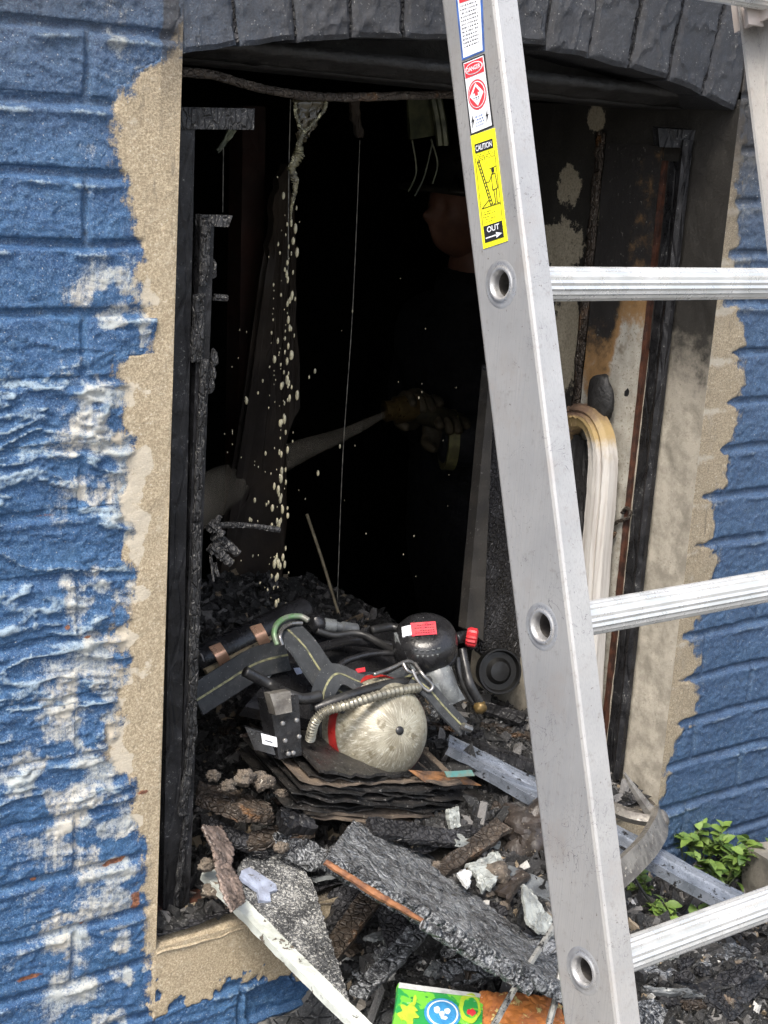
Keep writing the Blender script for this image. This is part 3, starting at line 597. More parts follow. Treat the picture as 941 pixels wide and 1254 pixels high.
# inner door post and torn plaster seen in the dark
obj('door_post', slab([P(298, 130, 1.1), P(290, 640, 1.1), P(318, 640, 1.1), P(326, 130, 1.1)], .05, 30, 4, .002, 20, 7), M_DARKRED, B)
obj('torn_plaster', flake([P(*q, 1.0) for q in ((336, 240), (350, 200), (360, 250), (352, 330), (362, 400), (350, 470), (366, 500), (345, 560), (352, 640), (340, 740), (262, 735), (285, 640), (318, 585), (338, 520), (326, 440), (340, 380), (332, 300))], .02, cuts=2, amp=.004, seed=5), M_BROWNWALL, B)

# burnt steel window frame: two upright tubes on the left, their twin on the right
def upright(pa, pb, w_, dpt, mat, par, name='frame_post', seed=0, amp=.0006):   # pa top-left, pb bottom-left front corners
    q = [pa, pb, pb + V3(w_, 0, 0), pa + V3(w_, 0, 0)]; return obj(name, slab(q, dpt, 220, 6, amp, 120, seed), mat, par, smooth='auto')
WF = obj('window_frame', slab([V3(.752, .045, .175), V3(1.0, .045, .166), V3(1.0, .045, .148), V3(.752, .045, .150)], .03, 30, 4, .001, 60, 9), M_RUST, B, label='rusty bottom rail of the burnt steel window frame')
upright(P(218, 132, .045), P(199, 1165, .045) , .021, .030, M_CHARF, WF, seed=1)
a_ = P(246, 268, .045); b_ = P(217, 1122, .045); upright(a_, b_, .017, .026, M_CHARF, WF, seed=2)
obj('frame_stub', slab([P(222, 131, .043), P(312, 133, .043), P(311, 159, .043), P(222, 158, .043)], .012, 40, 8, .0012, 90, 10), M_CRUST, WF, smooth='auto')
obj('frame_stub', slab([P(246, 263, .043), P(285, 264, .043), P(280, 278, .043), P(246, 277, .043)], .012, 24, 6, .0015, 120, 11), M_CRUST, WF, smooth='auto')
# burnt crust along the inner tube
for (pa, pb, w_, sd_) in (((250, 268), (246, 350), .009, 1), ((240, 360), (236, 444), .0125, 2), ((247, 440), (238, 640), .0085, 3), ((238, 640), (231, 900), .0105, 4), ((234, 890), (220, 1000), .0100, 5), ((227, 1000), (214, 1112), .006, 6)):
    A_, B_ = P(*pa, .040), P(*pb, .040); obj('char_crust', slab([A_, B_, B_ + V3(w_, 0, 0), A_ + V3(w_, 0, 0)], .010, 60, 8, .0032, 130, 20 + sd_, .0016), M_CRUST, WF, smooth=True)
for (pa, sd_) in (((260, 330), 1), ((261, 438), 2), ((259, 455), 3), ((257, 470), 4)): obj('char_crust', blob(P(*pa, .05), .007, sd_, 2, .5, (.8, .8, 1.6)), M_CRUST, WF)
obj('frame_bolt', tube([P(262, 364, .05), P(278, 365, .05)], .004, 8), M_CRUST, WF)
# right twin
RF = obj('window_frame', (lambda: slab([V3(OX1 - .004, .078, 1.10), V3(OX1 - .004, .078, .17), V3(OX1 - .004, .112, .17), V3(OX1 - .004, .112, 1.10)], .012, 160, 6, .0012, 60, 30))(), M_CHARF, B, label='burnt black steel post fixed in the right side of the opening', smooth='auto')
obj('frame_post', tube([V3(OX1 - .012, .075, 1.13), V3(OX1 - .012, .075, .17)], .008, 6), M_CHARF, RF)
a_, b_ = P(862, 160, .07), P(862, 180, .07)
obj('frame_stub', slab([P(806, 157, .095), P(860, 160, .070), P(862, 182, .070), P(808, 180, .095)], .022, 16, 5, .0008, 60, 31), M_CHARF, RF)
obj('stub_hole', slab([P(812, 162, .093), P(823, 162, .088), P(824, 177, .088), P(813, 177, .093)], .002, 4, 4, .0, 60, 31), M_BLACKP, RF)
# rails of the sliding sash in the reveal
obj('sash_rail', slab([V3(OX1 - .003, .145, 1.08), V3(OX1 - .003, .145, .70), V3(OX1 - .003, .160, .70), V3(OX1 - .003, .160, 1.08)], .006, 80, 5, .0008, 60, 33), M_CHARF, RF)
obj('sash_rail', slab([V3(OX1 - .006, .118, 1.10), V3(OX1 - .006, .118, .17), V3(OX1 - .006, .126, .17), V3(OX1 - .006, .126, 1.10)], .008, 120, 4, .0012, 90, 34), M_RUST, RF)
def boardslab(q, th, nu, nv, amp, seed, fn):
    V_, F_ = slab(q, th, nu, nv, amp, 50, seed); return (V_, F_), dict(scorch=fn(V_))
(q_, at_) = boardslab([V3(OX1 - .004, .128, 1.12), V3(OX1 - .004, .128, .17), V3(OX1 - .004, .245, .17), V3(OX1 - .004, .245, 1.12)], .006, 160, 24, .0015, 35,
    lambda V: np.clip(.0 + sm(V[:, 2], .74, .98) * .85 + sm(V[:, 1], .17, .20) * sm(V[:, 2], .62, .78) * .5, 0, 1.2) - .12)
obj('sash_board', q_, M_BOARD, B, smooth='auto', attrs=at_, label='speckled pale board scorched black towards its top', fix=False)
obj('corner_bead', slab([V3(OX1 - .009, .247, 1.135), V3(OX1 - .009, .247, .62), V3(OX1 - .009, .262, .62), V3(OX1 - .009, .262, 1.135)], .006, 120, 5, .003, 70, 36, .002), M_CHARB, B, smooth=True)
obj('screw_head', lathe(P(739, 887, .122) if False else PX(739, 887, OX1 - .006), (-1, 0, 0), [(0, .0045), (.002, .0045), (.003, .002)], 10), M_STEELD, B)
# melted vinyl sash, an arch of softened plastic
def vinyl():
    X = 1.545
    path = [PX(708, 1000, X), PX(714, 850, X), PX(723, 700, X), PX(731, 600, X), PX(732, 548, X), PX(722, 518, X), PX(703, 510, X), PX(690, 522, X + .004), PX(682, 560, X + .01), PX(682, 620, X + .02)]
    n = 90; C = smooth_path(path, n); V = []; sc = []
    wid = np.interp(np.linspace(0, 1, n), [0, .4, .62, .75, 1], [.046, .044, .036, .036, .020])
    for i in range(n):
        t = nz(C[min(i + 1, n - 1)] - C[max(i - 1, 0)]); a = nz(np.cross(t, V3(1, 0, .1))); b = V3(1, 0, 0)
        h = wid[i] / 2; ridge = .007
        prof = [(-h, .02), (-h, 0.002), (-h * .62, -.004), (-h * .40, -.002), (-h * .34, -.010), (-h * .02, -.011), (h * .05, -.003), (h * .8, -.004), (h, .002), (h, .02)]
        for (u, v_) in prof:
            V.append(C[i] + a * u + b * v_ + (RNG.random(3) - .5) * .0008 * (1 if i < 55 else 4)); s = i / n; inner = 1 if u < -h * .3 else 0
            sc.append(np.interp(s, [0, .42, .50, .62, .75, 1], [0, .08, .38, .58, .72, 1.0]) + inner * np.interp(s, [0, .35, .5, .6, 1], [0, .0, .25, .30, .3]))
    m = 10; F = [(i * m + k, i * m + (k + 1) % m, i * m + m + (k + 1) % m, i * m + m + k) for i in range(n - 1) for k in range(m)]
    return (np.array(V), F), dict(scorch=sc)
q_, at_ = vinyl(); obj('melted_sash', q_, M_VINYL, B, smooth='auto', attrs=at_, label='white vinyl sash melted into a curled loop', fix=True)
obj('melted_sash', blob(PX(736, 488, 1.565), .030, 3, 3, .3, (.4, .8, 1.3)), M_SOOTW, B, smooth=True)
obj('dark_hollow_sheet', flake([PX(*q, 1.562) for q in ((686, 540), (700, 530), (714, 540), (718, 580), (716, 680), (708, 790), (700, 880), (680, 880), (680, 600))], .006, V3(-1, 0, 0), 3, .002, 4), M_SOOTW, B, smooth='auto')  # black sheet puts the hollow's darkness inside the loop
obj('melted_plastic', tube([PX(762, 628, OX1 - .008), PX(768, 622, OX1 - .010), PX(772, 630, OX1 - .010), PX(766, 636, OX1 - .01), PX(755, 640, OX1 - .01), PX(745, 650, OX1 - .01), PX(742, 655, OX1 - .012), PX(748, 660, OX1 - .012), PX(754, 652, OX1 - .012)], .0028, 6, 50, jit=.5, seed=4), M_CHARB, B, smooth=True)

# ------------------------------------------------------------------ ground and rubble
def heapz(x, y):
    x = np.asarray(x, float); y = np.asarray(y, float)
    g = .012 + (fbm(x * 5, y * 5, 3, 90) - .5) * .03
    out = (.158 + y * .36) * sm(x, .93, 1.08) * (1 - .80 * sm(x, 1.34, 1.58)); out = np.maximum(out, 0) 
    ins = .166 + .03 * sm(y, .05, .25) + .05 * sm(y, .3, .8) + .02 * sm(x, 1.0, 1.3) * (1 - sm(x, 1.40, 1.52)) - .5 * sm(y, .95, 1.5)
    h = np.where(y < 0, np.maximum(g, out), ins)
    h = h + (fbm(x * 16, y * 16, 3, 91) - .5) * .035 * sm(x, .74, .95) * (1 - .6 * sm(x, 1.4, 1.55)) * np.where(y < -.55, .3, 1)
    return h
def G(px, py, lift=0.):                            # where the line of sight meets the heap
    dd = ray(px, py); t = np.linspace(1.0, 4.2, 1600); Q = CAM + dd * t[:, None]; k = Q[:, 2] - heapz(Q[:, 0], Q[:, 1]) - lift
    i = int(np.argmax(k < 0)); return Q[i] if k.min() < 0 else Q[-1]
n_ = 40
gx = np.concatenate([np.linspace(-150, -1, 20), np.linspace(-.9, 2.6, 150), np.linspace(2.7, 150, 20)]); gy = np.concatenate([np.linspace(-150, -2, 20), np.linspace(-1.9, .012, 90)])
X_, Y_ = np.meshgrid(gx, gy, indexing='ij'); Z_ = heapz(X_, np.minimum(Y_, -.0005)) * (np.abs(X_ - 1.2) < 3) * (Y_ > -2) - .006
obj('ground', (np.stack([X_, Y_, Z_], -1).reshape(-1, 3), grid(len(gx), len(gy))), M_STREET, smooth=True, kind='structure', fix=False)
def heapmesh(x0, x1, y0, y1, nx, ny):
    X_, Y_ = np.meshgrid(np.linspace(x0, x1, nx), np.linspace(y0, y1, ny), indexing='ij'); return np.stack([X_, Y_, heapz(X_, Y_)], -1).reshape(-1, 3), grid(nx, ny)
obj('ash_ground', heapmesh(.9, 2.6, -.9, -.004, 240, 130), M_GROUND, smooth=True, kind='stuff', label='wet black ash spread over the ground below the window', cat='ash', fix=False)
obj('debris_heap', heapmesh(OX0 + .006, OX1 - .008, .004, 1.0, 130, 120), M_CHAR, smooth=True, kind='stuff', label='heap of black burnt debris inside the window', cat='debris', fix=False)
def chips(n, region, smin, smax, seed, lift=0, tone=(0, 1), flat=.45, power=2.2):
    r = np.random.default_rng(seed); x = r.uniform(region[0], region[1], n); y = r.uniform(region[2], region[3], n)
    ok = np.ones(n, bool)
    if len(region) > 4: ok = region[4](x, y)
    x, y = x[ok], y[ok]; n = len(x)
    z = heapz(x, y) + lift; s = smin + (smax - smin) * r.random(n) ** power
    base = np.array([(a, b, c) for a in (-1, 1) for b in (-1, 1) for c in (-1, 1)], float)
    V = base[None] * np.array([1, .7, flat]) * (1 + (r.random((n, 8, 3)) - .5) * 1.1) * s[:, None, None] * .5
    V[:, :, 0] *= (1 + 1.5 * r.random(n) ** 3)[:, None]
    q = r.normal(size=(n, 4)) * np.array([1.2, .6, .6, 1.2]); q /= np.linalg.norm(q, axis=1)[:, None]; w_, a, b, c = q.T
    Rm = np.stack([np.stack([1 - 2 * (b * b + c * c), 2 * (a * b - c * w_), 2 * (a * c + b * w_)], -1), np.stack([2 * (a * b + c * w_), 1 - 2 * (a * a + c * c), 2 * (b * c - a * w_)], -1), np.stack([2 * (a * c - b * w_), 2 * (b * c + a * w_), 1 - 2 * (a * a + b * b)], -1)], 1)
    V = np.einsum('nij,nkj->nki', Rm, V) + np.stack([x, y, z + s * .12], -1)[:, None]
    F = np.array([(0, 1, 3, 2), (4, 6, 7, 5), (0, 4, 5, 1), (2, 3, 7, 6), (0, 2, 6, 4), (1, 5, 7, 3)])
    F = (F[None] + (np.arange(n) * 8)[:, None, None]).reshape(-1, 4)
    t = np.repeat(tone[0] + (tone[1] - tone[0]) * r.random(n), 8); return V.reshape(-1, 3), F, dict(tone=t)
def addchips(name, label, n, reg, a, b, seed, **k):
    V_, F_, at = chips(n, reg, a, b, seed, **k); obj(name, (V_, F_), M_RUB, attrs=at, kind='stuff', label=label, cat='rubble', fix=False)
addchips('cinder_rubble', 'loose grey and black cinders on the ground beside the wall', 60000, (.97, 2.2, -.62, -.008, lambda x, y: (x - 1.05 > -y * .3 - .08)), .002, .016, 1, power=3)
addchips('ash_rubble', 'loose burnt fragments covering the heap inside the window', 34000, (OX0 + .02, OX1 - .02, .02, .95), .002, .020, 2, tone=(0, .97), power=3)
addchips('burnt_fragments', 'larger blackened fragments among the debris', 260, (1.0, 1.75, -.40, -.02), .018, .042, 3, tone=(0, .86), flat=.2, power=2)
addchips('charred_fragments', 'larger charred fragments on the heap inside the window', 220, (OX0 + .04, OX1 - .04, .05, .9), .018, .05, 4, tone=(0, .86), flat=.2, power=2)
#PART2
# ------------------------------------------------------------------ ladder
M_BORE = simple('shaded_bore', (.07, .065, .06), (.035, .032, .03), 60, .6, .2); M_FER = simple('crimped_aluminium', (.46, .46, .46), (.30, .30, .31), 50, .38, .6, .3, 300, .001)  # bore metal coloured darker, to carry the shade inside the hole
TH = math.radians(18); LE = V3(0, math.sin(TH), math.cos(TH)); LM = V3(0, -math.cos(TH), math.sin(TH)); LX = .855; R1 = V3(LX, -.40, .985)
LAD = thing('aluminium_ladder', 'aluminium ladder with warning stickers leaning in front of the burnt window', 'ladder', R1 - LE * 1.03)
def rail(x, sgn, s0, s1, cut=()):
    pr = [(.0035, -.036), (.001, -.035), (0, -.0325), (0, .0325), (.001, .035), (.0035, .036), (.0265, .036), (.027, .0355), (.027, .0335), (.0265, .033), (.003, .033), (.003, -.033), (.0265, -.033), (.027, -.036)]
    V = []; ss = np.linspace(s0, s1, 5)
    for s in ss: V += [V3(x, 0, 0) + V3(1, 0, 0) * sgn * a + LM * b + V3(0, R1[1], R1[2]) + LE * s for a, b in pr]
    n = len(pr); F = [(i * n + k, i * n + (k + 1) % n, i * n + n + (k + 1) % n, i * n + n + k) for i in range(4) for k in range(n)] + [tuple(range(n)), tuple(range(4 * n, 5 * n))]
    o = obj('side_rail', (V, F), M_ALU, LAD)
    for s in cut:
        c = obj('cutter', lathe(V3(x, R1[1], R1[2]) + LE * s, (1, 0, 0), [(-.01, .0125), (.01, .0125)], 28), None)
        md = o.modifiers.new('b', 'BOOLEAN'); md.object = c; md.solver = 'EXACT'; bpy.context.view_layer.update()
        me = bpy.data.meshes.new_from_object(o.evaluated_get(bpy.context.evaluated_depsgraph_get())); o.modifiers.clear(); o.data = me; bpy.data.objects.remove(c)
    return o
SP = .305; RS = [SP * 2, SP, 0, -SP, -SP * 2, -SP * 3]
LR = rail(LX, 1, -1.02, 1.75, RS); RR = rail(LX + .432, -1, -1.02, 1.75)
# edge line of the extrusion: a bright rounded bead on the rail's corner
prof = [1 + (.055 if k % 2 else -.02) for k in range(36)]
for i, s in enumerate(RS):
    c = V3(LX, R1[1], R1[2]) + LE * s
    if i == 0:
        rt = tube([c + V3(.003, 0, 0), c + V3(.429, 0, 0)], .0150, 36, prof=prof); rg = obj('rung', (rt[0], rt[1][:-2] + rt[1][-1:]), M_ALUR, LAD); fe = obj('rung_ferrule', lathe(c, (-1, 0, 0), [(-.008, .0112), (-.004, .0118), (.0012, .0125), (.0018, .0140), (.0012, .0158), (.0004, .0165), (.0010, .0185), (.0001, .0215)], 40, caps=False), M_FER, LAD, smooth=True)
        fl = obj('rung_bore', lathe(c, (-1, 0, 0), [(-.12, .0001), (-.12, .0110), (-.007, .0112)], 30, caps=False), M_BORE, LAD)
        p0 = c
    else:
        for a in (rg, fe, fl):
            q = a.copy(); COL.objects.link(q); q.parent = LAD; q.location = Vector(a.location) + Vector(c - p0)
for sx in (LX + .014, LX + .418): obj('ladder_foot', box(V3(sx, R1[1], R1[2]) + LE * -1.03, (.018, 0, 0), LM * .045, LE * .02), M_RUBBER, LAD)
# guide bracket riveted to the right rail
gb = obj('guide_bracket', join(box(PX(934, 4, LX + .410), (.0018, 0, 0), LM * .04, LE * .018), box(PX(922, 6, LX + .402), (.012, 0, 0), LM * .0015, LE * .022)), M_ALUP, LAD)
obj('rivet', lathe(PX(914, 6, LX + .398), (-.5, -.8, .2), [(0, .0042), (.002, .004), (.003, .002)], 12), M_STEELD, gb, smooth=True)
# stickers, printed flat on the web
SX = LX - .0006
def quadpx(q): return [PX(a, b, SX) for a, b in q]
def bil(q, u, v, k=0): return q[0] * (1 - u) * (1 - v) + q[1] * u * (1 - v) + q[2] * u * v + q[3] * (1 - u) * v + V3(-.00022 * k, 0, 0)
def plate(q, u0, u1, v0, v1, k=0):
    T = [bil(q, *t, k) for t in ((u0, v0), (u1, v0), (u1, v1), (u0, v1))]; return np.array(T + [t + V3(.0002, 0, 0) for t in T]), [(0, 1, 2, 3), (7, 6, 5, 4), (0, 4, 5, 1), (1, 5, 6, 2), (2, 6, 7, 3), (3, 7, 4, 0)]
def poly(q, pts, k):
    T = [bil(q, u, v, k) for u, v in pts]; n = len(T); return np.array(T + [t + V3(.0002, 0, 0) for t in T]), [tuple(range(n)), tuple(range(2 * n - 1, n - 1, -1))] + [(i, (i + 1) % n, n + (i + 1) % n, n + i) for i in range(n)]
def line(q, u0, v0, u1, v1, w_, k, asp=1.):
    dx, dy = (u1 - u0), (v1 - v0) * asp; L_ = math.hypot(dx, dy); nx, ny = -dy / L_ * w_, dx / L_ * w_ / asp
    return poly(q, [(u0 + nx, v0 + ny), (u1 + nx, v1 + ny), (u1 - nx, v1 - ny), (u0 - nx, v0 - ny)], k)
def ell(u, v, a, b, n=28): return [(u + a * math.cos(t), v + b * math.sin(t)) for t in np.linspace(0, 2 * math.pi, n, endpoint=False)]
def text(s, q, u0, u1, v0, v1, k, mat, par, name='lettering', bold=.0):
    cu = bpy.data.curves.new('t', 'FONT'); cu.body = s; cu.offset = bold; o = bpy.data.objects.new('t', cu); COL.objects.link(o); bpy.context.view_layer.update()
    me = bpy.data.meshes.new_from_object(o.evaluated_get(bpy.context.evaluated_depsgraph_get())); bpy.data.objects.remove(o)
    V = np.array([v.co[:] for v in me.vertices]); F = [tuple(p.vertices) for p in me.polygons]; mn, mx = V.min(0), V.max(0)
    U = (V[:, 0] - mn[0]) / (mx[0] - mn[0]); W = (V[:, 1] - mn[1]) / (mx[1] - mn[1])
    return obj(name, (np.array([bil(q, u0 + (u1 - u0) * a, v1 + (v0 - v1) * b, k) for a, b in zip(U, W)]), F), mat, par)
def smalltext(q, rows, u0, u1, mat, par, k=1, seed=0, h=.006):
    rr = random.Random(seed); L_ = []
    for v in rows:
        u = u0
        while u < u1 - .02:
            w_ = rr.uniform(.025, .09); w_ = min(w_, u1 - u)
            n = max(1, int(w_ / .022))
            for j in range(n): a = u + j * .022; L_.append(plate(q, a, a + .013, v - h * rr.uniform(.5, 1), v + h, k))
            u += w_ + .022
        if rr.random() < .2: pass
    return obj('small_print', join(*L_), mat, par)
q1 = quadpx([(552, -60), (588, -70), (593.6, 62.5), (566, 74)])
# extend first sticker above the frame
s1 = obj('instruction_sticker', plate(q1, 0, 1, 0, 1, 0), M_BLUEP, LAD, label='white instruction sticker with blue border')
obj('sticker_face', plate(q1, .08, .92, .02, .985, 1), M_WHITE, s1); obj('red_heading', plate(q1, .14, .86, .34, .49, 2), M_REDP, s1)
smalltext(q1, [.52 + .034 * i for i in range(12)], .15, .82, M_BLACKP, s1, 2, 3, .007)
q2 = quadpx([(566, 76.6), (593.6, 65.5), (604.6, 154.5), (576.5, 166)]); A2 = 3.1
s2 = obj('danger_sticker', plate(q2, 0, 1, 0, 1, 0), M_BLACKP, LAD, label='red and white danger sticker')
obj('sticker_face', plate(q2, .06, .94, .02, .98, 1), M_WHITE, s2); obj('red_heading', plate(q2, .09, .91, .035, .235, 2), M_REDP, s2)
obj('oval_outline', poly(q2, ell(.5, .135, .38, .080), 3), M_WHITE, s2); obj('oval', poly(q2, ell(.5, .135, .345, .069), 4), M_REDP, s2)
text('DANGER', q2, .20, .80, .104, .166, 5, M_WHITE, s2, bold=.02)
obj('red_disc', poly(q2, ell(.5, .50, .40, .205), 2), M_REDP, s2); obj('disc_ring', poly(q2, ell(.5, .50, .355, .18), 3), M_WHITE, s2); obj('disc_core', poly(q2, ell(.5, .50, .33, .167), 4), M_REDP, s2)
obj('white_diamond', poly(q2, [(.5, .345), (.80, .50), (.5, .655), (.20, .50)], 5), M_WHITE, s2)
obj('up_arrow', poly(q2, [(.5, .39), (.64, .475), (.56, .475), (.56, .515), (.44, .515), (.44, .475), (.36, .475)], 6), M_REDP, s2)
smalltext(q2, [.54, .563], .36, .64, M_BLACKP, s2, 6, 5, .007)
for u in (.18, .80): obj('lightning_bolt', poly(q2, [(u + .05, .745), (u - .06, .84), (u, .83), (u - .05, .92), (u + .08, .81), (u + .02, .815)], 3), M_BLACKP, s2)
smalltext(q2, [.79, .83, .87, .91], .32, .68, M_BLUEP, s2, 3, 6, .009)
q3 = quadpx([(576.5, 166.5), (606, 156.5), (622, 295), (592, 305)]); A3 = 4.2
s3 = obj('caution_sticker', plate(q3, 0, 1, 0, 1, 0), M_YEL, LAD, label='yellow caution sticker with a ladder pictogram and out arrow')
obj('black_band', plate(q3, .13, .87, .085, .165, 2), M_BLACKP, s3); text('CAUTION', q3, .17, .83, .101, .150, 3, M_WHITE, s3, bold=.02)
smalltext(q3, [.185, .203, .22, .236], .2, .88, M_BLACKP, s3, 2, 7, .003)
obj('picture_frame', join(*[line(q3, *a, .006, 2, A3) for a in ((.10, .19, .10, .80), (.90, .19, .90, .80))]), M_BLACKP, s3)
L_ = [line(q3, .16, .235, .52, .655, .013, 2, A3), line(q3, .24, .230, .60, .650, .013, 2, A3)] + [line(q3, .16 + .36 * t, .235 + .42 * t, .24 + .36 * t, .230 + .42 * t, .012, 2, A3) for t in np.linspace(.04, .97, 13)]
obj('ladder_drawing', join(*L_), M_BLACKP, s3)
L_ = [line(q3, *a, .011, 2, A3) for a in ((.72, .375, .55, .445), (.55, .445, .43, .44), (.66, .39, .82, .385), (.82, .385, .86, .52), (.86, .52, .66, .525), (.66, .525, .66, .39), (.70, .525, .72, .64), (.80, .525, .78, .64), (.72, .64, .64, .65), (.78, .64, .86, .65), (.15, .655, .90, .655), (.15, .655, .45, .60), (.62, .335, .88, .33))] + [poly(q3, ell(.745, .355, .06, .022, 14), 2)]
obj('man_drawing', join(*L_), M_BLACKP, s3)
smalltext(q3, [.69, .712, .735, .758, .78], .16, .66, M_BLACKP, s3, 2, 8, .003)
obj('black_band', plate(q3, .12, .88, .81, .955, 2), M_BLACKP, s3); text('OUT', q3, .26, .76, .825, .875, 3, M_WHITE, s3, bold=.02)
obj('arrow', join(line(q3, .17, .918, .62, .918, .022, 3, A3), poly(q3, [(.60, .892), (.84, .918), (.60, .944)], 3)), M_WHITE, s3)

# ------------------------------------------------------------------ debris laid on the heap
def planeof(base): return [P(*b) if len(b) == 3 else G(*b) for b in base]
def piece(name, label, cat, mat, outline, base, th=.006, cuts=3, amp=.0012, seed=1, group=None, smooth=False, parent=None):
    a, b, c = planeof(base); pts = [PP(px, py, a, b, c) for px, py in outline]
    return obj(name, flake(pts, th, np.cross(b - a, c - a), cuts, amp, seed), mat, parent, smooth=smooth, label=label, cat=cat, group=group)
def stick(name, label, cat, mat, pts, r, n=7, seg=20, jit=.3, seed=1, group=None, parent=None):
    return obj(name, tube([P(*p) for p in pts], r, n, seg, jit=jit, seed=seed), mat, parent, smooth='auto', label=label, cat=cat, group=group)
# long alligatored plank, raw orange edge on its lower side
a, b, c = P(410, 1006, -.01), P(690, 1190, -.25), P(440, 1003, .06)
def pq(px, py): return PP(px, py, a, b, c)
PL = thing('charred_plank', 'long charred plank with a raw orange edge sloping down from the sill', 'plank', pq(550, 1090))
obj('plank_body', slab([pq(401, 1047), pq(700, 1216), pq(705, 1128), pq(440, 996)], .018, 150, 44, .0040, 70, 61, .002), M_CHAR2, PL, smooth=True)
nn_ = nz(np.cross(b - a, c - a)); nn_ = nn_ if nn_[2] > 0 else -nn_
obj('raw_edge', tube([pq(402, 1050) - nn_ * .006, pq(470, 1090) - nn_ * .008, pq(545, 1132) - nn_ * .009], [.0035, .0045, .002], 6, 30, jit=.3), simple('raw_orange_wood', (.26, .11, .045), (.12, .05, .025), 90, .7, fleck=(.03, .02, .02), fs=90), PL)
obj('split_edge', tube([pq(520, 1128) - nn_ * .004, pq(600, 1172) - nn_ * .006, pq(655, 1205) - nn_ * .008], [.006, .009, .007], 8, 50, jit=.35, seed=6), M_CHAR2, PL, smooth='auto')
# white trim and grey board
a, b, c = P(255, 1066, .05), P(455, 1254, -.24), P(345, 1025, .08)
WT = thing('white_trim_board', 'white flaking trim strip running down from the left end of the sill', 'trim', pq(300, 1110))
obj('trim_face', slab([pq(247, 1069), pq(468, 1290), pq(492, 1290), pq(262, 1062)], .010, 160, 8, .0012, 90, 62, .0012), M_WPAINT, WT, smooth='auto')
gb_ = obj('ash_grey_board', flake([pq(*q) - nn_ * .004 for q in ((292, 1090), (300, 1050), (330, 1026), (352, 1024), (368, 1050), (385, 1078), (402, 1130), (418, 1180), (432, 1225), (452, 1262), (420, 1225), (360, 1155))], .012, nn_, 4, .0016, 7), M_ASHB, None, smooth='auto', label='ash coated triangular board beside the white trim strip', cat='board')
# steel channels coming out over the right of the sill
def channel(name, label, p0, p1, wd, up_, lip, mat, seed):
    p0, p1 = np.array(p0), np.array(p1); t = nz(p1 - p0); s = nz(wd); s = s - t * s.dot(t); s = nz(s); n = nz(np.cross(t, s)); n = n if n[2] > 0 else -n; W = up_ / 2
    pr = [(-W, -lip), (-W, .004), (-W + .0035, .004), (-W + .004, .0), (W * .30, .0), (W * .34, .005), (W * .46, .005), (W * .50, .0), (W, .0), (W, -lip), (W - .002, -lip), (W - .002, -.002), (-W + .002, -.002), (-W + .002, -lip)]
    m = 40; V = []
    for i in range(m): V += [p0 + (p1 - p0) * i / (m - 1) + s * u + n * v + (fbm(np.array(i * .3), np.array(float(seed)), 2, seed) - .5) * .003 * n for u, v in pr]
    k = len(pr); F = [(i * k + j, i * k + (j + 1) % k, i * k + k + (j + 1) % k, i * k + k + j) for i in range(m - 1) for j in range(k)] + [tuple(range(k)), tuple(range(m * k - k, m * k))]
    return obj(name, (V, F), mat, None, smooth=False, label=label, cat='channel', group=None)
e0 = G(585, 928, .055); e1 = P(930, 1118, -.245)
channel('steel_channel', 'long wet steel channel sloping over the sill to the ground at right', e0, e1, P(890, 1075, -.12) - P(865, 1110, -.16), .050, .012, M_CHANNEL, 4)
channel('steel_channel', 'shorter black steel channel lying beside the gas bottle', G(550, 908, .065), G(720, 992, .06), P(640, 930, .22) - P(610, 960, .16), .042, .010, M_CHANNEL, 5)
channel('steel_channel', 'narrow dark channel behind the ladder, touching the jamb', G(560, 902, .05), G(705, 955, .045), P(640, 925, .27) - P(625, 935, .24), .022, .010, M_CHARF, 6)
# forcible entry bar
HB = thing('pry_bar', 'steel pry bar with spike and curved adze lying over the channel at right', 'pry bar', P(790, 1015, -.03))
obj('spike', tube([P(764, 946, -.05), P(778, 968, -.06), P(792, 988, -.07), P(806, 1003, -.08)], [.0018, .0060, .0090, .0115], 6, 16, jit=.08), M_TOOL, HB, smooth='auto')
obj('adze', ribbon([P(808, 1000, -.085), P(806, 1014, -.11), P(794, 1034, -.14), P(776, 1054, -.17), P(752, 1076, -.19)], .034, .012, 30, [(.1, .5, .5), (.1, .5, .55), (.15, .5, .6), (.2, .5, .7), (.2, .5, .8)]), M_TOOL, HB, smooth='auto')
obj('hub', blob(P(806, 1003, -.08), .0165, 3, 3, .12, (1, 1, .9)), M_TOOL, HB, smooth=True)
obj('shaft', tube([P(800, 1004, -.08), P(770, 998, -.05), P(735, 983, .0), P(660, 945, .12)], .0105, 6, 24, jit=.05), M_TOOL, HB, smooth='auto')
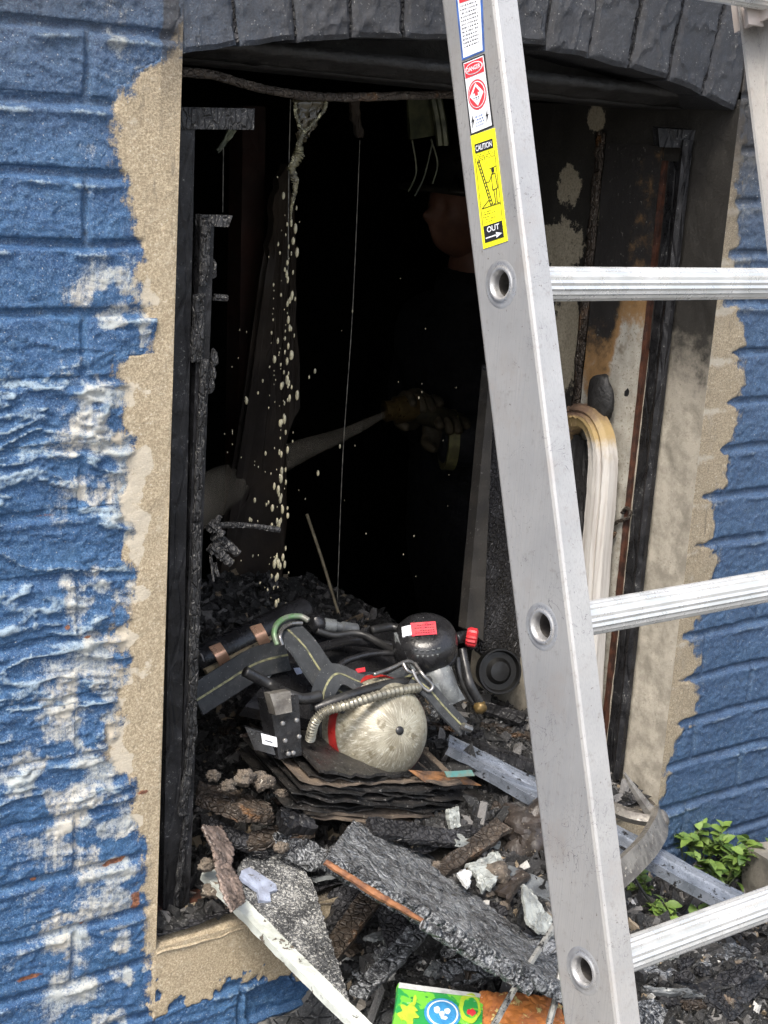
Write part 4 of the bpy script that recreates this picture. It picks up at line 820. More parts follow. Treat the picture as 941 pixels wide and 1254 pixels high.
# burnt magazines under the bottle
MG = thing('burnt_magazine_pile', 'pile of burnt and curled magazines on the sill under the gas bottle', 'magazines', P(480, 975, .08))
for i in range(11):
    t = i / 10; y = 1002 - 55 * t; x0 = 365 + 12 * math.sin(i * 2.1) + (15 if i > 7 else 0); x1 = 585 - 40 * (t > .7) + 22 * math.sin(i * 1.7)
    f0, f1 = P(x0, y - 4 + 4 * math.sin(i), .045 + .006 * math.sin(i * 3)), P(x1, y - 12 * math.sin(i * .9) * .4 + 6 * (1 - t), .075 + .01 * math.cos(i * 2))
    fm = P((x0 + x1) / 2, y + 5 + 3 * math.sin(i * 5), .045)
    nu, nv = 50, 10; V = []; th = .0022
    for u in np.linspace(0, 1, nu):
        f_ = (1 - u) ** 2 * f0 + 2 * u * (1 - u) * fm + u * u * f1 + V3(0, (fbm(np.array(u * 7), np.array(i * 3.), 4, 9) - .5) * .03, (fbm(np.array(u * 9), np.array(i * 7.), 3, 4) - .5) * .010)
        for v in np.linspace(0, 1, nv): V.append(f_ + V3(.02 * v, .16 * v, .012 * v + (fbm(np.array(u * 8), np.array(v * 4. + i), 2, 3) - .5) * .006 * v))
    V = np.array(V); k = nu * nv; a_ = np.arange(k).reshape(nu, nv); lp = np.concatenate([a_[:, 0], a_[-1, 1:], a_[-2::-1, -1], a_[0, -2:0:-1]]); F = np.vstack([grid(nu, nv), (grid(nu, nv) + k)[:, ::-1], np.stack([lp, np.roll(lp, -1), np.roll(lp, -1) + k, lp + k], -1)])
    obj('page_layer', (np.vstack([V, V - V3(0, 0, th + .002 * (i % 3 == 1))]), F), M_PAPER if i in (0, 1, 8) else M_PAPERD, MG, smooth='auto')
obj('page_scrap', slab([P(500, 943, .06), P(560, 946, .07), P(590, 962, .08), P(520, 958, .06)], .002, 14, 6, .002, 60, 4, .002), simple('orange_scorched_page', (.28, .13, .05), (.10, .06, .04), 60, .7), MG)
obj('page_scrap', slab([P(545, 945, .055), P(578, 943, .07), P(582, 950, .07), P(548, 952, .055)], .002, 10, 4, .001, 60, 4, .001), simple('teal_page', (.10, .30, .28), (.2, .25, .2), 80, .6), MG)
# ash covered board at the left end of the sill
piece('sooty_ledge_board', 'ash heaped board lying at the left end of the sill', 'board', M_CHARB, [(243, 958), (290, 966), (330, 985), (338, 1000), (300, 1000), (255, 984), (243, 976)], [(245, 975, .10), (335, 1000, .05), (290, 960, .13)], .010, 3, .002, 4)
MARKS = [((455, 893), 'gas bottle'), ((550, 1090), 'long charred plank'), ((540, 1230), 'green picture book'), ((360, 1170), 'white trim strip'), ((650, 1020), 'brown vessel'), ((480, 975), 'magazine pile'), ((350, 890), 'bolted latch block'), ((612, 822), 'round black speaker'), ((300, 785), 'copper strapped tube'), ((522, 783), 'black regulator'), ((640, 1230), 'orange picture page'), ((664, 1115), 'cloudy upright shard'), ((300, 958), 'sooty ledge board'), ((650, 925), 'green glass bottle'), ((230, 1000), 'left frame posts'), ((590, 1190), 'cardboard scrap')]
USED = {}
def near_label(head, px, py):
    for dist, (q, nm) in sorted((math.hypot(px - m_[0][0], py - m_[0][1]), m_) for m_ in MARKS):
        dx_, dy_ = px - q[0], py - q[1]; far = 'just' if dist < 70 else 'further'
        w_ = ('right of' if dx_ > 0 else 'left of') if abs(dx_) > abs(dy_) else ('below' if dy_ > 0 else 'above')
        l_ = '%s %s %s the %s' % (head, far, w_, nm)
        if l_ not in USED: USED[l_] = 1; return l_
    return l_
lumps = [(300, 952, 13), (395, 958, 5), (420, 968, 4), (510, 958, 4), (372, 946, 6), (322, 957, 15), (280, 962, 10), (262, 950, 9), (345, 972, 9), (282, 1108, 12), (262, 1090, 14), (300, 1120, 10), (270, 1125, 9), (253, 1060, 10), (345, 1038, 9), (360, 1000, 8), (310, 1078, 7), (618, 1110, 9), (640, 1118, 7), (350, 1112, 6), (600, 1095, 7), (655, 1050, 9), (690, 1055, 8), (560, 1045, 8), (535, 1060, 7), (585, 1048, 6), (905, 1180, 6), (640, 960, 6), (622, 1190, 9)]
for i, (px, py, r_) in enumerate(lumps):
    p_ = P(px, py, .085) if py < 1000 else (P(px, py, .03) if px < 350 else G(px, py, .01)); obj('ash_lump', blob(p_, r_ / 1811 * 1.9, 40 + i, 4, .42, (1, .9, .75), 2.8), M_LUMP, smooth='auto', label=near_label('crumbly ash lump', px, py), cat='ash lump', group='ash lumps on the left end of the sill' if px < 365 else 'ash lumps outside the window')
piece('melted_film', 'pinkish brown melted film draped over the white trim', 'plastic film', M_FILM, [(248, 1010), (272, 1012), (288, 1040), (284, 1060), (298, 1085), (301, 1104), (285, 1116), (276, 1098), (266, 1066), (262, 1040)], [(250, 1012, .05), (300, 1104, -.05), (285, 1035, .05)], .003, 4, .0014, 9, smooth=True)
piece('plastic_clip', 'pale blue broken plastic clip on the ash coated board', 'clip', M_BLUEPL, [(296, 1066), (306, 1062), (338, 1082), (340, 1090), (330, 1092), (332, 1104), (318, 1102), (316, 1090), (294, 1074)], [(296, 1066, .025), (338, 1090, -.01), (318, 1102, -.02)], .005, 2, .0004, 2)
a, b, c = P(410, 1006, -.01), P(690, 1190, -.25), P(440, 1003, .06)
DB = [
 ('cardboard_scrap', 'corrugated tan cardboard scrap under the charred plank', 'cardboard', M_CARD, [(562, 1168), (574, 1160), (600, 1166), (618, 1190), (628, 1206), (566, 1206)], [(562, 1168), (628, 1206), (600, 1164)], .004),
 ('plastic_sheet', 'curved sooty grey plastic sheet below the charred plank', 'plastic sheet', M_GREYPL, [(520, 1140), (534, 1124), (568, 1134), (572, 1150), (556, 1176), (530, 1192), (514, 1178)], [(520, 1140), (556, 1176), (568, 1134)], .005),
 ('plastic_sheet', 'dark bent plastic panel in the hollow at the pile foot', 'plastic sheet', M_GREYPL, [(470, 1110), (500, 1092), (525, 1118), (515, 1140), (486, 1160), (462, 1150)], [(470, 1110), (515, 1140), (500, 1092)], .005),
 ('plastic_shard', 'cloudy upright plastic shard next to the ladder rail', 'shard', M_SHARD, [(640, 1082), (652, 1090), (664, 1110), (676, 1124), (680, 1146), (660, 1140), (646, 1128)], [(640, 1082, -.13), (680, 1146, -.20), (646, 1128, -.18)], .005),
 ('white_scrap', 'small dirty white scrap above the charred plank', 'scrap', M_WHITESCR, [(560, 1070), (570, 1064), (578, 1068), (576, 1082), (572, 1086)], [(560, 1070, -.06), (578, 1068, -.06), (572, 1086, -.10)], .004),
 ('plastic_sheet', 'folded grey plastic piece between the plank and the brown vessel', 'plastic sheet', M_SHARD, [(572, 1058), (598, 1046), (610, 1040), (618, 1060), (604, 1084), (590, 1090), (584, 1072)], [(572, 1058, -.04), (618, 1060, -.06), (590, 1090, -.09)], .006),
 ('plastic_sheet', 'triangular brown sheet lying against the brown vessel', 'plastic sheet', M_BROWNL, [(600, 1088), (636, 1062), (650, 1070), (624, 1100)], [(600, 1088, -.07), (650, 1070, -.08), (624, 1100, -.11)], .006),
 ('pale_lath', 'short pale lath pointing left above the brown vessel', 'lath', M_SHARD, [(548, 1018), (612, 1024), (614, 1034), (560, 1030)], [(548, 1018, .02), (614, 1034, .0), (612, 1024, .03)], .008),
 ('charred_lath', 'thin charred lath crossing the gap under the steel channel', 'lath', M_CHARB, [(590, 1010), (628, 978), (634, 984), (598, 1018)], [(590, 1010, .03), (634, 984, .10), (598, 1018, .03)], .008),
 ('charred_lath', 'broad black lath above the magazine pile end', 'lath', M_CHARB, [(540, 1000), (610, 972), (622, 980), (556, 1008)], [(540, 1000, .05), (610, 972, .10), (556, 1008, .04)], .008),
 ('pale_tin', 'small pale metal tab standing by the magazine pile', 'tab', M_SHARD, [(550, 992), (562, 988), (564, 1012), (552, 1016)], [(550, 992, .03), (562, 988, .03), (552, 1016, .02)], .008),
 ('charred_sheet', 'black glazed sheet left of the charred plank', 'sheet', M_CHAR2, [(335, 1020), (360, 1016), (402, 1040), (398, 1060), (384, 1064), (350, 1046)], [(335, 1020, .05), (402, 1040, .02), (384, 1064, .0)], .008),
 ('charred_sheet', 'flat black block under the magazines', 'sheet', M_CHARF, [(344, 988), (386, 990), (388, 1014), (346, 1012)], [(344, 988, .06), (388, 1014, .03), (388, 990, .06)], .014),
 ('red_white_scrap', 'red and white scrap of packaging by the ladder rail', 'scrap', M_REDLBL, [(604, 900), (634, 900), (638, 908), (610, 914)], [(604, 900, .30), (638, 908, .30), (610, 914, .26)], .003),
 ('white_scrap', 'white packaging scrap beside the red one', 'scrap', M_WHITESCR, [(600, 900), (616, 902), (626, 910), (610, 914)], [(600, 900, .29), (626, 910, .28), (610, 914, .25)], .003),
 ('pale_block', 'bluish fragment under the bent spike tool', 'fragment', M_BLUEPL, [(775, 1112), (796, 1108), (806, 1124), (800, 1134), (782, 1130)], [(775, 1112), (806, 1124), (782, 1130)], .010),
 ('charred_block', 'cracked charcoal block at the bottom edge by the ladder', 'block', M_CHAR2, [(782, 1226), (800, 1222), (822, 1240), (826, 1262), (784, 1262)], [(782, 1226, -.30), (826, 1262, -.34), (800, 1222, -.30)], .02),
]
for i, dset in enumerate(DB): piece(*dset[:6], dset[6], seed=i + 3, cuts=3, amp=.0022 if 'sheet' in dset[0] else .0012)
# rotten vessel
obj('sooty_vessel', blob(P(650, 1020, .0), .050, 5, 4, .42, (1, .9, .85), 2.4), M_BROWNL, smooth='auto', label='rounded sooty brown vessel half buried under the channel', cat='vessel')
obj('crumpled_wad', blob(P(608, 1070, -.06), .020, 6, 3, .4, (1, .9, .7), 3), M_LUMP, smooth=True, label='crumpled pale wad beside the brown vessel', cat='wad')
obj('black_mass', blob(P(440, 1130, .0), .072, 15, 4, .5, (1.0, .55, .75), 2.2), M_CHAR, smooth='auto', label='black mass standing in for shade in the hollow under the long plank', cat='charred mass')  # added black lump that stands in for the shadow under the plank
obj('black_mass', blob(P(560, 1190, -.10), .05, 19, 4, .5, (1.4, .6, .6), 2.2), M_CHAR, smooth='auto', label='black charred mass just above the picture book', cat='charred mass')
# painted book
a, b, c = P(488, 1206, -.20), P(596, 1216, -.22), P(482, 1262, -.27)
BK = thing('picture_book', 'green picture book cover lying at the bottom of the pile', 'book', pq(540, 1240))
q_ = [pq(489, 1204), pq(592, 1218), pq(590, 1290), pq(478, 1275)]
obj('cover', slab(q_, .006, 30, 20, .0006, 60, 3, .0012), M_BOOKG, BK, smooth='auto')
nn_ = nz(np.cross(q_[1] - q_[0], q_[3] - q_[0])); nn_ = nn_ if nn_.dot(CAM - q_[0]) > 0 else -nn_
def onb(u, v, k): return q_[0] * (1 - u) * (1 - v) + q_[1] * u * (1 - v) + q_[2] * u * v + q_[3] * (1 - u) * v + nn_ * (.0008 + .0003 * k)
def disc(u, v, a_, b_, k, mat, nm, n=24, wob=0):
    T = [onb(u + a_ * (1 + wob * math.sin(7 * t)) * math.cos(t), v + b_ * (1 + wob * math.cos(5 * t)) * math.sin(t), k) for t in np.linspace(0, 2 * math.pi, n, endpoint=False)]
    obj(nm, (np.array(T + [t - nn_ * .0003 for t in T]), [tuple(range(n)), tuple(range(2 * n - 1, n - 1, -1))] + [(i, (i + 1) % n, n + (i + 1) % n, n + i) for i in range(n)]), mat, BK)
disc(.53, .44, .21, .26, 1, M_CYPRINT, 'blue_oval'); disc(.53, .44, .18, .225, 2, M_WHITE, 'blue_oval_ring'); disc(.53, .44, .16, .20, 3, M_CYPRINT, 'blue_oval')
for uu, vv, a_, b_ in ((.46, .40, .035, .06), (.52, .46, .03, .05), (.58, .40, .035, .05), (.55, .52, .04, .03)): disc(uu, vv, a_, b_, 4, M_WHITE, 'white_blot', 12, .2)
disc(.15, .52, .10, .17, 1, M_YPRINT, 'lime_splash', 40, .28); disc(.20, .28, .02, .10, 1, M_YPRINT, 'lime_splash', 12)
disc(.84, .28, .13, .26, 1, M_YPRINT, 'lime_ring', 30, .05); disc(.85, .28, .09, .18, 2, M_BOOKG, 'green_ring', 24, .05); disc(.86, .36, .055, .06, 3, M_REDP, 'red_blot', 14, .3)
obj('white_margin', slab([onb(0, 0, 1), onb(1.0, .0, 1), onb(1.0, .07, 1), onb(0, .10, 1)], .0004, 12, 3, .0002, 50, 2, .0008), M_WHITESCR, BK)
piece('orange_picture_page', 'scorched orange picture page right of the green book', 'page', M_OPRINT, [(588, 1214), (640, 1216), (690, 1222), (692, 1270), (586, 1270)], [(588, 1214, -.22), (690, 1222, -.26), (586, 1262, -.27)], .003, 4, .001, 3)
obj('burnt_roll', blob(P(560, 1205, -.15), .03, 8, 4, .25, (2.4, .8, .5), 2.5), M_PAPERD, smooth=True, label='burnt paper mass behind the green book', cat='paper')
stick('wire_rod', 'longer flecked grey rod slanting up from the picture page', 'rod', M_WIRE, [(680, 1132, -.24), (640, 1195, -.27), (600, 1264, -.31)], .0042, 6, 20, .15)
stick('wire_rod', 'short flecked grey rod beside the ladder rail', 'rod', M_WIRE, [(688, 1185, -.28), (680, 1225, -.30), (670, 1264, -.32)], .0042, 6, 20, .15)
stick('thin_cable', 'thin dark cable hanging from the spike tool to the ground', 'cable', M_RUBBER, [(774, 1070, -.13), (790, 1095, -.14), (812, 1125, -.15), (826, 1150, -.16)], .0022, 6, 16, 0)
# small burnt sticks and flakes on the heap: each one its own thing where it can be told apart
rs = random.Random(5)
def splinter_label(px, py): return near_label('flat charred splinter', px, py)
LA = [((470, 1075, -.02), (395, 1180, -.10), .016, M_CHARB, 'short half burnt lath leaning down under the long plank'), ((520, 1130, -.09), (440, 1215, -.16), .014, M_CHAR2, 'cracked black lath in the hollow beside the white trim strip'), ((640, 1148, -.15), (540, 1100, -.05), .010, M_CHARF, 'thin black strip lying along the top of the long plank'),
 ((545, 1195, -.16), (690, 1150, -.20), .018, M_CHAR2, 'cracked black lath crossing behind the grey rods'), ((615, 1040, .0), (540, 1068, -.03), .014, M_CHARB, 'half burnt lath left of the brown vessel'), ((455, 1010, .02), (560, 1042, .0), .016, M_CHAR, 'charred lath along the foot of the magazine pile'),
 ((690, 1060, -.03), (600, 1000, .05), .020, M_CHARB, 'half burnt board slanting under the steel channel'), ((700, 1110, -.12), (610, 1062, -.05), .018, M_GREYPL, 'long grey plastic strip below the brown vessel'), ((500, 1180, -.12), (470, 1100, -.04), .020, M_CHAR, 'charred upright lath in the hollow'),
 ((790, 1200, -.25), (910, 1160, -.22), .020, M_CHAR2, 'cracked black board piece below the bottom rung'), ((800, 1165, -.18), (870, 1150, -.14), .012, M_CHARB, 'half burnt lath above the bottom rung'), ((880, 1235, -.33), (930, 1190, -.28), .022, M_CHAR, 'charred board piece in the bottom right corner'),
 ((255, 1010, .08), (330, 1040, .05), .014, M_CHAR, 'charred lath beside the left frame post'), ((380, 1010, .05), (300, 1030, .06), .016, M_CHARB, 'half burnt lath over the top of the ash coated board'), ((640, 880, .22), (580, 860, .3), .012, M_CHARF, 'black strip right of the webbing tip'), ((655, 900, .2), (590, 890, .24), .010, M_CHARB, 'half burnt lath behind the green glass bottle')]
for i, (a_, b_, w_, mt, lb) in enumerate(LA):
    A_, B_ = P(*a_), P(*b_)
    for q in (A_, B_): q[2] = max(q[2], float(heapz(q[0], q[1])) + .012)
    sd_ = nz(np.cross(B_ - A_, (rs.uniform(-.4, .2), rs.uniform(-.6, -.1), 1))) * w_
    obj('charred_lath' if mt is not M_GREYPL else 'plastic_strip', slab([A_ - sd_, B_ - sd_ * .7, B_ + sd_ * .8, A_ + sd_], .009, 60, 10, .0025, 90, 300 + i, .003), mt, smooth='auto', label=lb, cat='lath' if mt is not M_GREYPL else 'strip')
SCR = [(M_CHAR, 'charred splinter', 'splinter'), (M_CHARB, 'half burnt wood splinter', 'splinter'), (M_CHAR2, 'cracked charcoal piece', 'charcoal'), (M_PAPERD, 'burnt paper scrap', 'paper'), (M_PAPER, 'scorched paper scrap', 'paper'), (M_GREYPL, 'grey plastic scrap', 'scrap'), (M_SHARD, 'pale plastic chip', 'scrap'), (M_ASHB, 'ash coated board piece', 'board'), (M_FILM, 'crumpled film scrap', 'scrap'), (M_CHARF, 'black metal strip', 'strip')]
WTS = [6, 5, 5, 3, 3, 4, 2, 4, 2, 3]
for i in range(118):
    out_ = i < 72
    if out_:
        px = rs.uniform(400, 930); py = rs.uniform(985, 1250)
        if py < 1010 + (px - 400) * .5 and px < 700: py = min(1245, 1060 + (px - 400) * .55 + rs.uniform(-70, 90))
        if px > 700 and py < 1130: py = rs.uniform(1140, 1250)
        if px < 480 and py > 1200: px += 110
        if 480 < px < 690 and py > 1195: py -= 60
    else: px, py = rs.uniform(262, 650), rs.uniform(800, 985)
    p_ = G(px, py, .010 + .008 * rs.random()); an = rs.uniform(0, 6.28); L_ = rs.uniform(.012, .048) * (1 if out_ else .8); d_ = V3(math.cos(an), math.sin(an) * .7, rs.uniform(-.3, .4)) * L_; s_ = nz(np.cross(d_, (rs.uniform(-.5, .5), rs.uniform(-.5, .5), 1))) * rs.uniform(.003, .013)
    mt, hd_, ct = rs.choices(SCR, WTS)[0]
    q5 = [p_ - d_ - s_, p_ + d_ * rs.uniform(.7, 1) - s_ * rs.uniform(.2, 1), p_ + d_ * 1.05, p_ + d_ * rs.uniform(.6, .95) + s_, p_ - d_ * rs.uniform(.2, .6) + s_ * rs.uniform(.8, 1.3), p_ - d_ * rs.uniform(.8, 1) + s_ * .5]
    obj(hd_.split()[-1] if ct != 'board' else 'board_piece', flake(q5, rs.uniform(.002, .009), None, 3, .0016, i), mt, smooth='auto', label=near_label(hd_, px, py), cat=ct, group='burnt scraps outside the window' if out_ else 'burnt scraps inside the window')

# ------------------------------------------------------------------ breathing apparatus
SC = thing('breathing_apparatus', 'breathing apparatus pack with yellowed gas bottle lying on the sill', 'breathing apparatus', P(440, 890, .2))
bc = P(457, 893, .13); BR = .0752; AX = nz(V3(.10, .93, -.34))       # axis runs back into the room
prof = [(-BR, .0005), (-BR * .995, .007)] + [(-BR * math.cos(t), BR * math.sin(t)) for t in np.linspace(.12, math.pi / 2, 26)] + [(.04, BR), (.08, BR), (.10, BR * .8), (.11, .02)]
V_, F_ = lathe(bc, -AX * -1, prof, 96); n = 96
BT = obj('gas_bottle', (V_, F_), M_BOTTLE, SC, smooth=True, attrs=dict(ang=np.array([abs(k % 96 - 48) / 48. * 2 + (0 if k % 96 < 48 else .03) for k in range(len(V_))]), ht=np.repeat([p[0] * 8 for p in prof], 96)), label='yellowed scratched fibreglass bottle end')
obj('bottle_boss', lathe(bc - AX * BR, -AX, [(-.002, .0062), (.0012, .0058), (.0016, .0005)], 20), M_BLACKP, BT, smooth=True)
obj('red_band', lathe(bc, AX, [(h_, math.sqrt(max(BR ** 2 - min(h_, 0) ** 2, 0)) + .0012) for h_ in (-.026, -.021, -.016, -.011)], 64, caps=False), M_REDBAND, BT, smooth='auto')
obj('bottle_sleeve', lathe(bc, AX, [(.008, BR - .003), (.008, BR + .004), (.30, BR + .004), (.34, .05), (.35, .0)], 48), M_PLASTIC, SC, smooth='auto')
# corrugated metal hose over the bottle
hp = [P(380, 905, .10), P(386, 884, .085), P(400, 871, .08), P(430, 862, .075), P(470, 850, .085), P(505, 843, .10), P(526, 844, .13)]
C_ = smooth_path(hp, 200); V_, F_ = tube(hp, [.0062 * (1 + .16 * math.sin(i * 1.35)) for i in range(200)], 12, 200); obj('spring_hose', (V_, F_), simple('worn_spring_steel', (.36, .34, .27), (.20, .19, .16), 60, .35, .6, .2), SC, smooth='auto')
obj('hose', tube([P(385, 868, .11), P(430, 852, .10), P(480, 838, .12), P(525, 834, .14)], .0075, 10, 40), M_RUBBER, SC, smooth=True)
# back plate and body panels
obj('back_plate', slab([P(300, 852, .22), P(470, 872, .20), P(500, 775, .34), P(330, 770, .34)], .022, 30, 20, .0012, 30, 3), M_PLASTIC, SC, smooth='auto')
obj('back_plate', slab([P(300, 865, .17), P(392, 884, .15), P(470, 835, .17), P(348, 810, .24)], .02, 30, 12, .0015, 40, 4), M_PLASTIC, SC, smooth='auto')
obj('pack_rail', tube([P(372, 800, .25), P(430, 785, .28), P(480, 792, .26)], .008, 8, 20), M_PLASTIC, SC, smooth=True)
bx_ = [P(330, 858, .10), P(366, 852, .10), P(370, 925, .085), P(342, 930, .085)]
eb = obj('latch_block', slab(bx_, .030, 14, 10, .0008, 60, 4), M_PLASTIC, SC, smooth='auto')
for (px, py) in ((346, 886), (363, 882), (349, 907), (366, 902), (353, 923), (359, 922)): obj('bolt', lathe(P(px, py, .082), (-.25, -.9, .3), [(0, .0034), (.003, .0032), (.004, .002)], 10), M_STEELD, eb, smooth='auto')
obj('clamp', slab([P(331, 850, .09), P(356, 846, .09), P(358, 872, .085), P(338, 876, .085)], .016, 10, 8, .0015, 60, 4), M_TOOL, eb, smooth='auto')
pl = obj('side_plate', slab([P(300, 890, .12), P(340, 902, .10), P(342, 926, .09), P(312, 918, .11)], .01, 10, 8, .0005, 60, 4), M_PLASTIC, SC)
obj('white_label', slab([P(320, 898, .095), P(339, 903, .089), P(340, 915, .086), P(322, 911, .092)], .001, 6, 4, .0002, 60, 4), M_WHITE, pl)
obj('small_print', slab([P(325, 906, .0915), P(334, 908.6, .0885), P(334, 909.4, .0880), P(325, 906.8, .0910)], .0006, 3, 3, 0, 60, 4), M_BLACKP, pl)
obj('back_label', slab([P(323, 823, .215), P(342, 821, .235), P(347, 828, .23), P(328, 832, .21)], .001, 6, 4, .0002, 60, 4), M_WHITESCR, SC)
obj('back_label', slab([P(360, 818, .215), P(384, 816, .225), P(386, 822, .22), P(364, 826, .21)], .001, 6, 4, .0002, 60, 4), M_BLUEPL, SC)
obj('red_patch', slab([P(436, 819, .15), P(447, 817, .15), P(448, 822, .145), P(438, 824, .145)], .002, 6, 4, .0002, 60, 4), M_RED, SC)
# webbing
def strap(pts, wd, w_, seg=50, yellow=True, th=.003):
    s = obj('strap', ribbon(pts, w_, th, seg, wd), M_WEB, SC, smooth='auto')
    if yellow:
        C = smooth_path(pts, seg); W = smooth_path(wd, seg); off = []
        for i in range(seg):
            t = nz(C[min(i + 1, seg - 1)] - C[max(i - 1, 0)]); a_ = nz(W[i] - t * np.dot(W[i], t)); n = nz(np.cross(t, a_)); n = n if n.dot(CAM - C[i]) > 0 else -n; off.append(C[i] + n * (th * .5 + .0004))
        obj('yellow_stripe', ribbon(off, .0030, .0007, seg, wd), M_WEBY, s)
    return s
strap([P(352, 772, .20), P(372, 792, .17), P(392, 822, .15), P(414, 846, .13), P(438, 858, .12)], [P(372, 755, .21) - P(344, 776, .19), P(392, 778, .18) - P(352, 800, .16), P(415, 808, .16) - P(372, 834, .14), P(428, 832, .14) - P(396, 858, .13), P(440, 838, .13) - P(420, 870, .12)], .050)
strap([P(395, 870, .12), P(397, 845, .12), P(412, 826, .13), P(440, 836, .135), P(470, 842, .14), P(505, 826, .15)], [P(405, 872, .11) - P(385, 870, .12), P(410, 848, .12) - P(385, 842, .13), P(418, 835, .12) - P(405, 815, .14), P(440, 848, .12) - P(444, 822, .15), P(474, 852, .12) - P(468, 830, .15), P(508, 836, .14) - P(502, 816, .16)], .034)
strap([P(240, 858, .19), P(275, 836, .21), P(315, 812, .22), P(352, 802, .22)], [P(235, 840, .2) - P(246, 876, .18), P(268, 820, .22) - P(282, 852, .2), P(308, 795, .23) - P(322, 828, .21), P(350, 792, .22) - P(354, 812, .21)], .044)
strap([P(505, 830, .12), P(525, 845, .105), P(545, 868, .095), P(568, 892, .085)], [P(512, 822, .12) - P(498, 838, .12), P(534, 838, .11) - P(516, 852, .10), P(554, 860, .1) - P(534, 876, .09), P(580, 886, .09) - P(560, 898, .08)], .027)
# buckles: bent wire loops
def loop(pts, r, mat, nm='buckle'): obj(nm, tube([P(*p) for p in pts], r, 8, 50), mat, SC, smooth=True)
loop([(340, 790, .18), (336, 776, .19), (340, 764, .20), (352, 756, .21), (368, 755, .21), (378, 760, .20)], .0042, simple('green_painted_steel', (.14, .26, .12), (.22, .22, .2), 50, .4, .3), 'buckle')
loop([(346, 790, .175), (343, 780, .18), (346, 770, .19), (356, 764, .20), (370, 763, .20)], .003, M_STEELD)
loop([(458, 826, .12), (480, 818, .13), (498, 810, .14), (508, 814, .14), (512, 824, .12), (500, 822, .12), (494, 812, .13)], .0028, M_STEELD)
loop([(508, 812, .13), (518, 826, .11), (530, 840, .10), (524, 846, .10), (512, 834, .11), (505, 820, .12)], .0026, M_STEELD)
obj('strap_tip', tube([P(567, 889, .078), P(577, 893, .075)], .0055, 8), M_STEELD, SC, smooth='auto')
obj('hose', tube([P(300, 822, .16), P(330, 838, .15), P(352, 850, .12), P(372, 856, .11), P(392, 852, .11)], .0075, 10, 40), M_RUBBER, SC, smooth=True)
obj('hose', tube([P(455, 772, .30), P(480, 768, .30), P(505, 775, .27)], .0065, 10, 30), M_RUBBER, SC, smooth=True)
obj('hose_coupling', lathe(P(395, 765, .32), P(455, 774, .30) - P(395, 765, .32), [(0, .006), (.001, .011), (.02, .011), (.022, .008), (.03, .008), (.032, .010), (.055, .010), (.058, .007)], 12), M_GREYPL, SC, smooth='auto')
obj('hose_elbow', blob(P(388, 762, .31), .014, 3, 3, .2, (1, 1, 1)), M_PLASTIC, SC, smooth=True)
obj('hose', tube([P(388, 772, .30), P(410, 778, .29), P(440, 776, .28), P(470, 790, .24), P(490, 800, .2)], .0055, 8, 40), M_RUBBER, SC, smooth=True)
obj('frame_bow', tube([P(408, 832, .2), P(420, 812, .22), P(450, 802, .22), P(480, 800, .21), P(492, 806, .2)], .0048, 8, 40), M_PLASTIC, SC, smooth=True)
# regulator: a domed black body on a metal neck
uc = P(521, 783, .17); up_ax = nz(nz(CAM - uc) * .55 + V3(-.08, 0, .80) * .9)
R_ = .0465
RG = obj('regulator', lathe(uc - up_ax * .006, up_ax, [(-.036, .020), (-.034, .034), (-.028, R_ * .94), (-.022, R_), (-.014, R_), (-.0135, R_ * .97), (-.010, R_ * .97), (-.0095, R_ * 1.01), (.004, R_), (.014, R_ * .94), (.021, R_ * .80), (.024, R_ * .70), (.0265, R_ * .62), (.0275, R_ * .40), (.028, .002)], 48), M_PLASTIC, SC, smooth='auto', label='round black regulator cover with a red and white label')
ta, tb = frame_of(up_ax, (ROT @ V3(0, -1, 0))); 
rr_ = nz(ROT @ V3(1, -.10, 0)); rr_ = nz(rr_ - up_ax * rr_.dot(up_ax)); ru_ = nz(np.cross(up_ax, rr_)); ru_ = ru_ if ru_[2] > 0 else -ru_
def onr(u, v, k=.0225): return uc + up_ax * k + rr_ * u + ru_ * v
def curvedlabel(u0, u1, v0, v1, mat, nm, dome=.022):
    V = []; nu = 8
    for u in np.linspace(u0, u1, nu):
        for v in np.linspace(v0, v1, nu): V.append(onr(u, v, .0235 - .30 * max(0, (u * u + v * v) ** .5 - .024)))
    V = np.array(V); return obj(nm, (np.vstack([V, V - up_ax * .002]), np.vstack([grid(nu, nu), (grid(nu, nu) + 64)[:, ::-1]])), mat, RG)
curvedlabel(-.020, .016, -.011, .013, M_REDLBL, 'red_label'); curvedlabel(-.033, -.0195, -.009, .009, M_WHITE, 'white_label')
for k_, v_ in enumerate((.007, .002, -.003, -.007)):
    L_ = []
    for j in range(9):
        if RNG.random() < .7: L_.append(box(onr(-.017 + j * .0036, v_ + RNG.uniform(-.0004, .0004), .0243), rr_ * RNG.uniform(.0006, .0014), ru_ * .0004, up_ax * .0002))
    if not L_: continue
    obj('small_print', join(*L_), M_BLACKP, RG)
for j in range(5): obj('embossed_mark', box(uc + up_ax * .0155 + rr_ * (-.016 + j * .008) - ru_ * (.034 + .002 * math.cos(j - 2)), rr_ * .0022, ru_ * .0006, up_ax * .004), M_GREYPL, RG)
for j in range(-2, 3): obj('embossed_mark', box(uc + up_ax * .010 + rr_ * (j * .007) + ru_ * (-.041 + abs(j) * .001), rr_ * .0015, ru_ * .001, up_ax * .003), M_GREYPL, RG)
obj('regulator_neck', tube([uc - up_ax * .03, P(540, 835, .14), P(552, 858, .13)], [.030, .022, .016], 16, 12), M_GREYPL, SC, smooth='auto')
obj('regulator_bracket', slab([P(530, 838, .125), P(556, 832, .125), P(570, 856, .115), P(545, 866, .115)], .01, 10, 8, .001, 40, 2), M_GREYPL, SC, smooth='auto')
